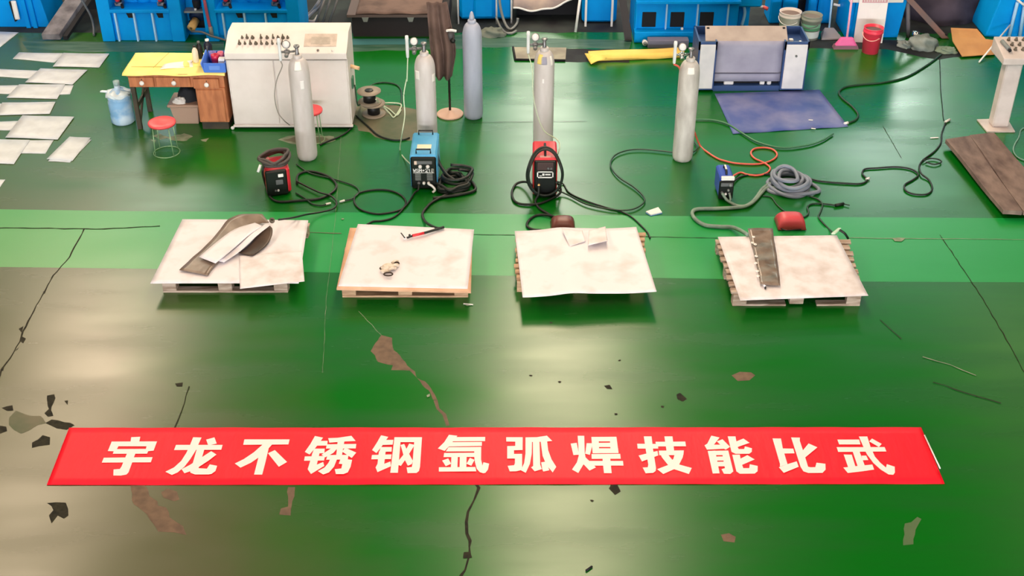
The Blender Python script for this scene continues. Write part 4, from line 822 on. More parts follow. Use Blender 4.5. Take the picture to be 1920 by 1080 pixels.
ta, tb = P(383, 136, zt), P(424, 136, zt); x0, x1, y0 = ta.x, tb.x, ta.y; y1 = y0+.30; th = .012
b = MB(); b.box((x0, y0, zt), (x1, y1, zt+th)); b.build('bottom', m_tray, ty)
for lo, hi in (((x0, y0, zt), (x1, y0+th, zt+.11)), ((x0, y1-th, zt), (x1, y1, zt+.14)), ((x1-th, y0, zt), (x1, y1, zt+.11))):
    b = MB(); b.box(lo, hi, .003); b.build('side_wall', m_tray, ty)
b = MB(); b.hull8([(x0, y0, zt), (x0+th, y0, zt), (x0+th, y1, zt), (x0, y1, zt)], [(x0-.03, y0, zt+.11), (x0-.018, y0, zt+.11), (x0-.018, y1, zt+.15), (x0-.03, y1, zt+.15)]); b.build('side_wall', m_tray, ty)
b = MB(); b.box((x0+.06, y0-.004, zt+.03), (x1-.06, y0+.002, zt+.08), .003); b.build('label_holder', mat('light_blue_plastic', (104, 150, 238), rough=.4), ty)
for lb, cx_, cy_, cz_, r, m in (('red round tin standing in the blue tray', .10, .18, .02, .045, mat('crimson_tin', (196, 36, 74), rough=.35)), ('pink cup at the back of the blue tray', .15, .25, .03, .035, mat('pink_cup', (240, 130, 158), rough=.4)), ('lilac tin beside the pink cup in the blue tray', .06, .25, .03, .04, mat('lilac_tin', (120, 116, 190), rough=.4))):
    b = MB(); b.lathe([(0, 0), (r*.85, 0), (r, .1), (r, .13), (r*.8, .13), (r*.75, .04), (0, .04)], (x0+cx_, y0+cy_, zt+th), 20); tag(b.build('storage_tin', m), lb, 'tin')
b = MB(); b.prism([(x1-.10, y0+.08, zt+th), (x1-.03, y0+.08, zt+th), (x1-.03, y0+.14, zt+th), (x1-.10, y0+.14, zt+th)], (.01, .0, .12), .004); tag(b.build('carton', m_white), 'small white carton in the front of the blue tray', 'carton')
# jug, bin, stools
m_jug = mat('clear_blue_plastic', (136, 186, 232), rough=.18, c2=(196, 220, 240), scale=5, lo=.42, hi=.6, bump=.3, bscale=12)
c = P(232, 228); jg = thing('water_jug', c, 'large pale blue water jug in a crinkled clear bag beside the desk', 'water jug')
b = MB(); b.lathe([(0, 0), (.12, 0), (.137, .02), (.137, .10), (.130, .12), (.137, .14), (.137, .27), (.128, .30), (.137, .32), (.125, .37), (.05, .42), (.034, .43), (.034, .47)], c, 32); b.build('body', m_jug, jg)
b = MB(); b.lathe([(.036, 0), (.038, .05), (0, .055)], c+Vector((0, 0, .465)), 16); b.build('cap', mat('grey_green_cap', (150, 176, 176), rough=.4), jg)
m_bag = mat('white_crinkled_bag', (214, 230, 238), rough=.3, bump=.6, bscale=20)
b = MB(); b.grid(lambda u, v: c+Vector(((.142+.008*math.sin(u*47+v*9)+.006*math.sin(u*23))*math.cos(u*2*math.pi), (.142+.008*math.sin(u*47+v*9))*math.sin(u*2*math.pi), .345+.06*v-.0*u+.01*math.sin(u*30))) if v < .6 else c+Vector(((.142-.3*(v-.6)*.7+.006*math.sin(u*40))*math.cos(u*2*math.pi), (.142-.3*(v-.6)*.7)*math.sin(u*2*math.pi), .38+.07*(v-.6)+.008*math.sin(u*30))), 48, 8, .002); b.build('bag_collar', m_bag, jg)
b = MB(); b.tube([c+Vector((-.12, -.02, .39)), c+Vector((-.17, -.02, .395)), c+Vector((-.19, -.01, .39))], .022, 8, flat=.5); b.build('bag_ear', m_bag, jg)
m_bin = mat('beige_brown_plastic', (178, 150, 134), rough=.55)
b0, b1 = P(350, 232), P(384, 232); bw = .36
bn = thing('storage_bin', (px0-.16, YD+.3, 0), 'beige plastic bin under the desk with dark and white rags in it', 'bin')
bw = .33; xb, yb0 = px0-.335, YD+.16
b = MB(); b.hull8([(xb, yb0, 0), (xb+bw-.06, yb0, 0), (xb+bw-.06, yb0+.26, 0), (xb, yb0+.26, 0)], [(xb-.035, yb0-.03, .24), (xb+bw-.03, yb0-.03, .24), (xb+bw-.03, yb0+.3, .24), (xb-.035, yb0+.3, .24)], .01); b.build('tub', m_bin, bn)
b = MB(); b.box((xb-.06, yb0-.05, .225), (xb+bw-.02, yb0+.32, .26), .012); b.build('rim', m_bin, bn)
def lump(c, rx, ry, rz, amp, seed, m, name, label=None, cat=None, parent=None, n=26):
    rnd = random.Random(seed); ph = [rnd.uniform(0, 6) for _ in range(8)]
    def f(u, v):
        a = u*2*math.pi; e = v*math.pi/2
        k = 1+amp*(math.sin(3*a+ph[0]+4*e)+.7*math.sin(5*a+ph[1]-3*e)+.6*math.sin(7*e+ph[2]+2*a)+.5*math.sin(11*a+ph[3]+6*e))
        return Vector(c)+Vector((rx*k*math.cos(a)*math.cos(e)**.6 if v < 1 else 0, ry*k*math.sin(a)*math.cos(e)**.6 if v < 1 else 0, rz*(1+.5*(k-1))*math.sin(e)))
    b = MB(); t_ = bmesh.new(); nu, nv = n, n//2
    g = [[t_.verts.new(f(i/nu, j/nv)) for j in range(nv+1)] for i in range(nu)]
    for i in range(nu):
        for j in range(nv):
            fc = t_.faces.new((g[i][j], g[(i+1) % nu][j], g[(i+1) % nu][j+1], g[i][j+1])); fc.smooth = True
    bmesh.ops.remove_doubles(t_, verts=t_.verts, dist=1e-5); b._merge(t_)
    o = b.build(name, m, parent)
    if parent is None: tag(o, label, cat)
    return o
lump((xb+.17, yb0+.15, .25), .13, .13, .16, .06, 3, mat('charcoal_rag', (34, 36, 44), rough=.85), 'dark_rag', parent=bn)
lump((xb+.08, yb0+.03, .255), .075, .05, .07, .1, 5, m_white, 'white_rag', parent=bn)
m_stool = mat('coral_red_plastic', (240, 84, 92), rough=.35); m_leg = mat('pale_green_steel', (146, 186, 140), rough=.35, metal=.3)
def stool(label, c, h, r):
    t = thing('round_stool', c, label, 'stool', 'round red stools')
    b = MB(); b.lathe([(0, h-.012), (r*.4, h-.01), (r*.86, h), (r*.98, h-.004), (r, h-.018), (r*.97, h-.034), (r*.9, h-.03), (0, h-.028)], c, 40); b.build('seat', m_stool, t)
    for k in range(4):
        a = math.pi/4+k*math.pi/2; b = MB(); b.rod(c+Vector((r*.8*math.cos(a), r*.8*math.sin(a), h-.03)), c+Vector((r*.95*math.cos(a), r*.95*math.sin(a), 0)), .0055, 8); b.build('leg', m_leg, t)
    b = MB(); b.tube([c+Vector((r*.95*math.cos(a), r*.95*math.sin(a), 0.006)) for a in [k*math.pi/8 for k in range(16)]], .005, 6, closed=True, n=2); b.build('foot_ring', m_leg, t)
stool('round red stool with thin legs in front of the desk', P(313, 286), .385, .152)
stool('round red stool half hidden behind the cylinder at the cream console', P(587, 262), .385, .140)

# ------------------------------------------------------------------ cream control console
YC = P(550, 243).y
cl, cr = P(440, 243).x, P(661, 243).x
con = thing('control_console', ((cl+cr)/2, YC, 0), 'large cream metal control console with two rows of knobs on its sloped top', 'control console')
zf, zb, dp = .90, 1.085, .56
def side(x): return [(x, YC+.03, .05), (x, YC+dp, .05), (x, YC+dp, zb), (x, YC+.30, zb), (x, YC-.01, zf+.045), (x, YC-.01, zf-.03), (x, YC+.03, zf-.03)]
b = MB(); b.prism(side(cl), (cr-cl, 0, 0), .006); b.build('cabinet', m_cream, con)
b = MB(); b.box((cl+.02, YC+.05, 0), (cr-.02, YC+dp-.03, .05)); b.build('plinth', m_black, con)
b = MB(); b.box((cl-.01, YC+.0, .03), (cr+.01, YC+.03, .055), .003); b.build('base_rail', m_cream, con)
xm = P(541, 200).x
for a_, c_ in ((cl+.012, xm-.004), (xm+.004, cr-.012)):
    b = MB(); b.box((a_, YC+.012, .07), (c_, YC+.032, zf-.045), .006); b.build('door', m_cream, con)
m_seam = mat('dark_seam', (120, 112, 108), rough=.7)
b = MB(); b.box((cl, YC-.012, zf-.034), (cr, YC-.006, zf-.026)); b.build('seam_line', m_seam, con)
A0, A1 = Vector((cl, YC-.01, zf+.045)), Vector((cl, YC+.30, zb)); sl = (A1-A0); nrm = Vector((0, -sl.z, sl.y)).normalized()
def on_panel(u, v): return A0+Vector(((cr-cl)*u, 0, 0))+sl*v
for r_i, (vv, us) in enumerate(((.68, (.13, .17, .215, .285, .335, .385, .425, .465, .505)), (.42, (.115, .16, .205, .25, .295, .34, .385, .43, .47, .51)))):
    for k, u in enumerate(us):
        b = MB(); p = on_panel(u, vv); s_ = .8+.4*((k*7+r_i*3) % 5)/5
        b.lathe([(.019*s_, 0), (.019*s_, .012), (.012*s_, .018), (.010*s_, .036), (0, .038)], p, 12, axis=nrm)
        if (k+r_i) % 2: b.hull8([p+nrm*.03+Vector(q) for q in ((-.006, -.022, 0), (.006, -.022, 0), (.006, .012, .01), (-.006, .012, .01))], [p+nrm*.05+Vector(q) for q in ((-.004, -.022, 0), (.004, -.022, 0), (.004, .012, .01), (-.004, .012, .01))])
        b.build('knob', m_grease, con)
def panel_rect(u0, u1, v0, v1, h, name, m, parent):
    b = MB(); q = [on_panel(u0, v0), on_panel(u1, v0), on_panel(u1, v1), on_panel(u0, v1)]; b.hull8([p-nrm*.002 for p in q], [p+nrm*h for p in q], .002); return b.build(name, m, parent)
sc_ = panel_rect(.645, .91, .30, .86, .006, 'screen_bezel', mat('dusty_beige_bezel', (206, 194, 184), rough=.6, c2=(184, 172, 162), scale=12), con)
panel_rect(.70, .86, .40, .72, .009, 'screen', mat('dusty_grey_screen', (176, 168, 158), rough=.3, c2=(196, 188, 178), scale=14), sc_)
for u in (.765, .885):
    b = MB(); b.lathe([(.014, 0), (.014, .012), (0, .013)], on_panel(u, .12), 14, axis=nrm); b.build('push_button', m_seam if u < .8 else m_cream, con)
b = MB(); b.rod((cr, YC+.25, zf-.22), (cr+.10, YC+.22, zf-.235), .022); b.build('side_lever', mat('pale_wood_lever', (226, 190, 148), rough=.6), con)
b = MB(); b.box((cr-.001, YC+.2, .42), (cr+.02, YC+.3, .55), .005); b.build('side_socket', mat('green_socket', (70, 120, 92), rough=.5), con)
for x in (cl-.02, cl+.5):
    b = MB(); b.lathe([(.02, 0), (.02, .02), (0, .022)], (x, YC+.01, .02), 12, axis=(0, -1, .3)); b.build('bolt_cap', m_white, con) if x < cl else b.bm.free()
cable('power_cable', 'black cable running from the cream console foot to the cylinder in front of it', 'cable', [(662, 236), (650, 248), (632, 258), (612, 266), (600, 272)], .010, m_rubber, CG)
cable('power_cable', 'green cable drooping from the right side of the cream console to the cable reel', 'cable', [Vector((cr+.03, YC+.25, .45)), Vector((cr+.06, YC+.22, .2)), P(690, 165, .012), (712, 155), (738, 157), (750, 165), (753, 178), (752, 195)], .009, m_gcable, CG)
# cable reel and pale hose tangle
m_reel = mat('grey_brown_plastic', (150, 138, 122), rough=.5)
c = P(698, 214); re_ = thing('cable_reel', c, 'grey cable reel of two stacked spools standing right of the cream console', 'cable reel')
for z0, off in ((0, .02), (.155, -.02)):
    cc = c+Vector((off, 0, z0)); b = MB(); b.lathe([(0, 0), (.14, 0), (.14, .012), (.06, .014)], cc, 32); b.build('flange', m_reel, re_)
    b = MB(); b.lathe([(.075, .012), (.075, .135)], cc, 24); b.build('drum', m_black, re_)
    b = MB(); b.lathe([(.06, .134), (.14, .134), (.14, .147), (.05, .147)], cc, 32); b.build('flange', m_reel, re_)
    if z0: 
        b = MB(); b.lathe([(.045, 0), (.05, .006), (.045, .012), (0, .013)], cc+Vector((0, 0, .147)), 24); b.build('hub_cap', m_black, re_)
b = MB(); pts = [P(705, 186, .25), P(715, 196, .12), P(730, 212, .01), P(738, 220, .01), P(748, 208, .01), P(752, 196, .012), P(735, 193, .02), P(715, 195, .05), P(730, 205, .012), P(744, 216, .012), P(752, 206, .014)]
t = tag(MB().tube(pts, .009, 7).build('hose_tangle', m_clear), 'pale hose tangled on the dusty patch beside the cable reel', 'hose'); b.bm.free()

# ------------------------------------------------------------------ round-based stand with the brown cloth
c = P(844, 215); sd = thing('pedestal_stand', c, 'black pole stand on a round pinkish base, half covered by a brown cloth', 'stand')
b = MB(); b.lathe([(0, 0), (.155, 0), (.16, .012), (.15, .024), (.03, .04), (.022, .06), (0, .06)], c, 40); b.build('base', mat('pinkish_beige_enamel', (206, 174, 156), rough=.5), sd)
b = MB(); b.rod(c+Vector((0, 0, .04)), c+Vector((0, 0, 1.0)), .014); b.build('pole', m_black, sd)
b = MB(); b.lathe([(.03, 0), (.05, .03), (.05, .09), (.03, .12), (0, .12)], c+Vector((.03, 0, .93)), 20); b.build('motor_housing', mat('dark_grey_housing', (70, 70, 72), rough=.5), sd)
b = MB(); b.sphere(c+Vector((.06, -.05, .95)), .03); b.build('tilt_knob', m_black, sd)
b = MB(); b.tube([c+Vector((-.02, -.03, 1.06)), c+Vector((.04, -.05, 1.075)), c+Vector((.1, -.04, 1.06))], .016, 8); b.build('white_bracket', m_white, sd)
m_cloth = mat('dusty_brown_cloth', (112, 92, 86), rough=.9, c2=(84, 68, 64), scale=4)
yc_ = c.y-.02
def clf(u, v):
    zt_ = 1.36; z = zt_-v*.86
    xl, xr = c.x-.235+.05*v, c.x+.0+.11*min(1, v*1.5)-.16*max(0, v-.55)
    x = xl+(xr-xl)*u; fold = .045*math.sin(u*15+.8*math.sin(v*4))*(.4+v)
    return Vector((x, yc_-.06+fold+.25*(1-v)**2*.6, z))
b = MB(); b.grid(clf, 44, 26, .006); tag(b.build('brown_cloth', m_cloth), 'brown cloth hanging in folds over the round-based black stand', 'cloth')

# ------------------------------------------------------------------ platform with tarp behind
yt0 = P(700, 74).y; zt_ = V(700, 26, yt0).z
x0, x1 = V(650, 26, yt0).x, V(818, 30, yt0).x
pl = thing('work_platform', ((x0+x1)/2, yt0+.4, 0), 'low dark platform covered by a brown tarp, behind the cream console', 'platform')
b = MB(); b.box((x0+.05, yt0+.1, 0), (x1+.15, yt0+1.3, zt_-.05)); b.build('skirt', mat('near_black_skirt', (42, 36, 40), rough=.8), pl)
b = MB(); b.box((x0, yt0-.02, zt_-.045), (x1, yt0+1.3, zt_-.005), .004); b.build('deck_frame', mat('mauve_grey_steel', (96, 80, 80), rough=.6), pl)
for px in (685, 770):
    xx = V(px, 30, yt0).x; b = MB(); b.hull8([(xx-.025, yt0-.03, zt_-.10), (xx+.025, yt0-.03, zt_-.10), (xx+.025, yt0+.05, zt_-.10), (xx-.025, yt0+.05, zt_-.10)], [(xx-.045, yt0-.03, zt_-.04), (xx+.045, yt0-.03, zt_-.04), (xx+.045, yt0+.05, zt_-.04), (xx-.045, yt0+.05, zt_-.04)]); b.build('bracket', m_vent, pl)
b = MB(); b.grid(lambda u, v: Vector((x0+.12+(x1-x0-.06)*u, yt0-.025+1.25*v, zt_+.004+.012*abs(math.sin(u*9+v*3)))), 30, 12, .006); b.build('tarp', m_cloth, pl)
# grey hoses by the platform
for i, (lb, pts) in enumerate((('grey hose looping behind the cream console, the larger of two', [(596, 30, 0), (588, 40, 0), (575, 36, .12), (596, 15, .4), (605, 3, .5), (606, -12, .55)]), ('grey hose looping behind the cream console, the shorter of two', [(566, 32, .1), (580, 26, .2), (592, 12, .35), (600, -2, .45), (600, -14, .5)]))):
    cable('air_hose', lb, 'hose', [P(x, y, .02+h) for x, y, h in [(q[0], q[1], 0) for q in pts[:2]]]+[V(x, y, P(588, 40).y+.0) for x, y, h in pts[2:]], .022, mat('light_grey_hose', (170, 168, 172), rough=.45), 'grey hoses behind the console')
t = thing('steel_bars', P(620, 45), 'grey steel angle bars leaning behind the cream console beside the platform', 'metal bars')
for x0_, y0_, x1_, y1_ in ((604, 52, 625, -20), (615, 52, 640, -20), (590, 52, 612, -10)):
    p0 = P(x0_, y0_); b = MB(); p1 = V(x1_, y1_, p0.y+.25); b.tube([p0+Vector((0, 0, .02)), p1], .022, 4, smooth=False); b.build('bar', m_greyk, t)

# ------------------------------------------------------------------ blue machine frames along the back
YM = P(300, 78).y
def blue_frame(name, label, loc, w, cat='machine frame', group='blue mill stands along the back'):
    """mill stand: tapered side columns, a ribbed front plate with two notches, a ledge with fittings"""
    t = thing(name, loc, label, cat, group); L = Vector(loc)
    def bx(b, lo, hi, bev=0): return b.box(L+Vector(lo), L+Vector(hi), bev)
    H = 1.7
    for sx in (-1, 1):
        b = MB(); a = sx*w/2; i = sx*(w/2-.17)
        xs = sorted((a, i)); sh = sx*.03
        b.hull8([L+Vector((xs[0], 0, 0)), L+Vector((xs[1], 0, 0)), L+Vector((xs[1], .7, 0)), L+Vector((xs[0], .7, 0))], [L+Vector((xs[0]-sh*0, 0, H)), L+Vector((xs[1], 0, H)), L+Vector((xs[1], .7, H)), L+Vector((xs[0], .7, H))], .01); b.build('side_column', m_blue, t)
    b = MB(); bx(b, (-w/2+.17, .05, 0), (w/2-.17, .6, .42)); b.build('front_plate', m_blue, t)
    b = MB(); bx(b, (-w/2+.15, -.01, .40), (w/2-.15, .3, .445), .006); b.build('ledge', m_blue, t)
    b = MB(); bx(b, (-w/2+.17, .28, .44), (w/2-.17, .6, 1.5)); b.build('upper_plate', m_blue, t)
    for x in (-.30*w, -.075*w, .145*w):
        b = MB(); bx(b, (x-.012, .0, 0), (x+.012, .06, .40), .003); b.build('rib', m_blue_edge, t)
    for x in (-.13*w, .23*w):
        b = MB(); p = [(x-.05, .045, .385), (x+.04, .045, .385), (x+.04, .045, .315), (x-.025, .045, .315)]
        b.prism([L+Vector(q) for q in p], (0, .02, 0)); b.build('notch', m_dark, t)
    b = MB(); b.lathe([(.10, 0), (.10, .03), (.06, .035), (0, .035)], L+Vector((0, .29, .52)), 28, axis=(0, -1, 0)); b.build('bearing_cover', m_blue, t)
    for x in (-.27*w, .24*w):
        b = MB(); b.box(L+Vector((x-.05, .12, .445)), L+Vector((x+.05, .24, .50)), .008); b.rod(L+Vector((x-.02, .14, .48)), L+Vector((x+.04, .08, .58)), .022); f = b.build('valve_block', m_steel, t)
        b = MB(); b.rod(L+Vector((x+.05, .12, .47)), L+Vector((x+.075, .05, .43)), .02); b.rod(L+Vector((x+.03, .15, .5)), L+Vector((x+.03, .15, .62)), .016); b.build('fitting', m_dark, f)
        b = MB(); b.lathe([(.03, 0), (.035, .02), (.03, .05), (0, .05)], L+Vector((x+.01, .10, .53)), 12, axis=(0, -.4, 1)); b.build('valve_cap', m_red, f)
    return t
def span(xa, xb, py, Y=None):
    a = P(xa, py); b_ = P(xb, py); return a.x, b_.x, a.y
xa, xb, ym = span(193, 348, 78)
blue_frame('mill_stand', 'blue ribbed mill stand behind the desk, left of the two alike', ((xa+xb)/2, ym, 0), xb-xa)
xa2, xb2, _ = span(388, 566, 78)
blue_frame('mill_stand', 'blue ribbed mill stand behind the cream console, right of the two alike', ((xa2+xb2)/2, ym, 0), xb2-xa2)
dv = thing('drive_unit', ((xb+xa2)/2, ym+.35, 0), 'blue recessed drive unit between the two ribbed mill stands', 'machine frame', 'blue mill stands along the back')
L = Vector(((xb+xa2)/2, ym, 0)); w2 = xa2-xb-.012
b = MB(); b.box(L+Vector((-w2/2, .25, 0)), L+Vector((w2/2, .7, 1.4))); b.build('back_plate', m_blue, dv)
b = MB(); b.box(L+Vector((-w2/2, .1, .36)), L+Vector((w2/2, .26, .385)), .003); b.build('shelf', m_vent, dv)
b = MB(); b.box(L+Vector((-w2/2+.01, .235, .1)), L+Vector((w2/2-.02, .256, .2)), .003); b.build('opening', m_dark, dv)
b = MB(); b.lathe([(0, 0), (.11, 0), (.11, .01), (0, .012)], L+Vector((0, .252, .26)), 26, axis=(0, -1, 0)); b.build('hole', mat('deep_navy', (12, 40, 80), rough=.6), dv)
b = MB(); b.lathe([(.02, 0), (.05, .04), (.055, .12), (0, .13)], L+Vector((.03, .18, .385)), 20); b.build('pump_cap', m_dark, dv)
b = MB(); b.box(L+Vector((-.0, .13, .385)), L+Vector((.03, .16, .41)), .003); b.build('nut', m_white, dv)
rl = thing('tape_roll', L+Vector((-.06, .1, .2)), 'yellowish wooden roll sticking out of the blue drive unit behind the desk', 'roll')
b = MB(); b.lathe([(0, 0), (.055, 0), (.055, .16), (0, .16)], L+Vector((-.02, .2, .22)), 22, axis=(-.25, -1, -.35)); b.build('roll_body', mat('straw_wood', (214, 176, 112), rough=.6, c2=(196, 156, 92), scale=20), rl)
b = MB(); b.lathe([(.02, 0), (.018, .006), (0, .007)], L+Vector((-.02, .2, .22))+Vector((-.25, -1, -.35)).normalized()*.16, 14, axis=(-.25, -1, -.35)); b.build('core', m_brass, rl)
t = thing('hydraulic_hose', L+Vector((.2, .1, .1)), 'red and grey hose running down between the two ribbed mill stands', 'hose')
b = MB(); b.tube([V(381, -10, ym-.02), V(385, 10, ym-.03), V(390, 35, ym-.03), V(394, 52, ym-.03)], .02, 8); b.build('red_sleeve', mat('dull_red_sleeve', (170, 78, 100), rough=.5), t)
b = MB(); b.tube([V(394, 50, ym-.03), V(396, 60, ym-.03), P(398, 72, .02)], .028, 8); b.build('end_fitting', m_vent, t)
cable('power_cable', 'grey cable running from the wooden roll toward the cream console', 'cable', [L+Vector((-.06, .06, .12)), V(378, 60, ym-.04), V(395, 67, ym-.06), V(412, 72, ym-.06), V(424, 76, ym-.08)], .014, m_greyk, CG)
# far-left stand
ya = P(40, 51).y; x0, x1 = P(-60, 51).x, P(94, 51).x
t = thing('mill_stand', ((x0+x1)/2, ya+.3, 0), 'blue mill stand cut by the left edge of the photo, with a white lever', 'machine frame', 'blue mill stands along the back')
b = MB(); b.hull8([(x0, ya, 0), (x1, ya, 0), (x1, ya+.7, 0), (x0, ya+.7, 0)], [(x0, ya, 1.6), (x1-.22, ya, 1.6), (x1-.22, ya+.7, 1.6), (x0, ya+.7, 1.6)], .012); b.build('housing', m_blue, t)
for px in (55, 68):
    b = MB(); xx = V(px, 48, ya).x; b.hull8([(xx-.03, ya-.04, 0), (xx+.03, ya-.04, 0), (xx+.03, ya+.02, 0), (xx-.03, ya+.02, 0)], [(xx-.05, ya-.04, .9), (xx+.01, ya-.04, .9), (xx+.01, ya+.02, .9), (xx-.05, ya+.02, .9)], .006); b.build('rib', m_blue, t)
p0, p1 = V(20, 2, ya-.01), V(31, 38, ya-.01)
b = MB(); b.tube([p0, p0.lerp(p1, .5), p1], .055, 12, flat=.3); b.build('slot', m_dark, t)
p0, p1 = V(25, 2, ya-.05), V(33, 36, ya-.05)
b = MB(); b.tube([p0, p0.lerp(p1, .5), p1], .036, 12, flat=.6); b.build('lever', m_white, t)
# grey duct and dark rails between
t = thing('conveyor_rail', P(110, 65), 'dusty grey steel rail slanting up beside the left mill stand', 'rail')
p0, p1 = P(96, 72, .03), V(165, -30, P(96, 72).y+.9)
b = MB(); b.prism([p0+Vector((-.12, 0, -.02)), p0+Vector((.12, 0, -.02)), p0+Vector((.12, 0, .06)), p0+Vector((-.12, 0, .06))], p1-p0, .005); b.build('beam', mat('dusty_grey_steel', (128, 126, 132), rough=.7, c2=(78, 76, 84), scale=5), t)
b = MB(); b.prism([p0+Vector((.16, 0, -.02)), p0+Vector((.22, 0, -.02)), p0+Vector((.22, 0, .03)), p0+Vector((.16, 0, .03))], p1-p0, .003); b.build('edge_bar', m_dark, t)
cable('power_cable', 'pale grey cable arching down beside the left mill stand', 'cable', [V(148, -8, P(170, 60).y), V(158, 8, P(170, 60).y), V(170, 30, P(170, 60).y), V(175, 48, P(170, 60).y), P(176, 66, .02)], .016, m_greyk, CG)
b = MB(); q0 = P(80, 55); b.box((q0.x+.12, q0.y+.75, 0), (P(192, 60).x-.12, q0.y+1.3, 1.3)); tag(b.build('dark_gap_filler', mat('charcoal_backdrop', (34, 34, 42), rough=.7)), 'dark backdrop box filling the dark gap between the far left mill stand and the ribbed one', 'cabinet')  # plain box added as a backdrop so the gap reads dark
# blue unit behind the blue-grey cylinder
ya = P(905, 47).y; x0, x1 = P(857, 47).x, P(966, 47).x
t = thing('blue_tank', ((x0+x1)/2, ya+.3, 0), 'blue rounded machine housing with white corner posts behind the blue-grey cylinder', 'machine frame', 'blue mill stands along the back')
b = MB(); b.box((x0+.03, ya+.12, .03), (x1-.04, ya+.7, 1.2), .04); b.build('housing', m_blue, t)
b = MB(); b.box((V(888, 40, ya).x, ya+.06, .07), (V(926, 40, ya).x, ya+.16, .42), .03); b.build('door', m_blue, t)
for px in (859, 931, 959):
    xx = P(px, 50).x; b = MB(); b.rod((xx, ya+.05, 0), (xx, ya+.05, .8), .013); b.build('white_post', m_white, t)
b = MB(); b.box((V(880, 0, ya).x, ya-.02, .46), (V(927, 0, ya).x, ya+.1, .52), .01); b.build('wooden_batten', mat('straw_batten', (214, 180, 124), rough=.6), t)
cable('air_hose', 'grey hose dropping from the blue rounded housing beside the grey rag', 'hose', [V(936, -8, ya-.03), V(938, 12, ya-.04), V(944, 36, ya-.05), P(952, 52, .02), P(960, 54, .02), V(969, 44, ya-.02), V(971, 34, ya-.0)], .018, m_vent, 'grey hoses behind the console')
cable('air_hose', 'second grey hose sagging below the blue rounded housing', 'hose', [V(930, 32, ya-.02), P(938, 50, .02), P(948, 61, .02), P(960, 62, .02), P(968, 58, .02)], .016, m_vent, 'grey hoses behind the console')
lump(P(924, 66), .16, .10, .10, .14, 11, mat('dusty_grey_rag', (112, 122, 114), rough=.9), 'floor_rag', 'crumpled grey rag on the floor beside the blue-grey cylinder', 'rag')
# tarp-covered pallet load
yb_ = P(1020, 40).y; x0, x1 = P(962, 34).x, P(1088, 34).x
t = thing('covered_load', ((x0+x1)/2, yb_+.4, 0), 'load under a beige-grey tarp between the blue housings', 'covered load')
b = MB(); b.box((x0+.05, yb_+.25, 0), (x1-.02, yb_+1.0, .3)); b.build('dark_base', m_dark, t)
def tarpf(u, v):
    x = x0+(x1-x0)*u; sag = .10*math.sin(math.pi*min(1, u*1.1))*(1-v)**2
    return Vector((x, yb_+.0+.9*v, .20+.32*v**.6+.16*u*(1-v)-sag+.012*math.sin(u*18+v*5)))
b = MB(); b.grid(tarpf, 34, 16, .006); b.build('tarp', mat('beige_grey_tarp', (176, 160, 150), rough=.7, c2=(120, 112, 118), scale=2.2), t)
b = MB(); b.tube([tarpf(u, 0)+Vector((0, -.01, .0)) for u in [k/12 for k in range(13)]], .014, 8, n=3); b.build('hem_rope', m_white, t)
# second blue unit with white trims and leaning pole
ya = P(1120, 47).y; x0, x1 = P(1091, 47).x, P(1156, 47).x
t = thing('blue_tank', ((x0+x1)/2, ya+.3, 0), 'narrow blue machine housing with two white edge strips, left of the windowed one', 'machine frame', 'blue mill stands along the back')
b = MB(); b.box((x0, ya+.05, .02), (x1, ya+.6, 1.3), .03); b.build('housing', m_blue, t)
for px in (1098, 1147):
    xx = P(px, 52).x; b = MB(); b.box((xx-.014, ya-.06, 0), (xx+.014, ya-.03, .9)); b.build('white_strip', m_white, t)
p0 = P(1079, 60); p1 = V(1089, -12, p0.y+.1); b = MB(); b.rod(p0, p1, .018); tag(b.build('white_pole', m_white), 'white pole leaning between the tarp load and the narrow blue housing', 'pole')
b = MB(); p0 = P(1180, 76, .02); p1 = V(1166, -20, p0.y+.1); b.prism([p0+Vector((-.06, 0, 0)), p0+Vector((.04, 0, 0)), p0+Vector((.04, .08, 0)), p0+Vector((-.06, .08, 0))], p1-p0); tag(b.build('steel_bar', mat('dark_grey_bar', (46, 42, 46), rough=.6)), 'dark steel bar leaning against the windowed blue machine', 'bar')
# machine with square windows
YW = P(1290, 82).y; x0, x1 = P(1189, 82).x, P(1383, 82).x
t = thing('windowed_machine', ((x0+x1)/2, YW+.3, 0), 'blue machine base with three square dark openings, behind the yellow bar', 'machine frame', 'blue mill stands along the back')
b = MB(); b.box((x0, YW+.16, 0), (x1, YW+.8, 1.3), .012); hs = b.build('housing', m_blue, t)
b = MB(); b.box((x0, YW+.02, 0), (x1, YW+.2, .155), .01); b.build('foot_step', m_blue, t)
zl = V(1290, 5, YW+.1).z
b = MB(); b.box((x0, YW+.04, zl), (x1, YW+.2, zl+.04), .005); b.build('ledge', m_blue, t)
for px0_, px1_ in ((1204, 1230), (1257, 1283), (1312, 1338)):
    xa_, xb_ = V(px0_, 36, YW+.15).x, V(px1_, 36, YW+.15).x; za_, zb_ = V(1290, 51, YW+.15).z, V(1290, 23, YW+.15).z
    b = MB(); b.box((xa_, YW+.152, za_), (xb_, YW+.17, zb_), .006); b.build('opening', m_dark, t)
for px in (1193, 1249, 1307, 1364):
    xx = V(px, 30, YW+.15).x; b = MB(); b.box((xx-.01, YW+.12, .155), (xx+.01, YW+.17, zl)); b.build('rib', m_blue_edge if px != 1193 else m_blue, t)
b = MB(); b.sphere((V(1279, 52, YW+.1).x, YW+.1, .17), .02); b.build('white_button', m_white, t)
b = MB(); q = P(1214, 89); q1 = P(1290, 88); b.box((q.x, q.y-.03, 0), (q1.x, q.y+.10, .11), .006); tag(b.build('steel_block', mat('purple_grey_steel', (118, 118, 142), rough=.6)), 'flat purple-grey steel block between the yellow bar and the windowed machine', 'steel block')
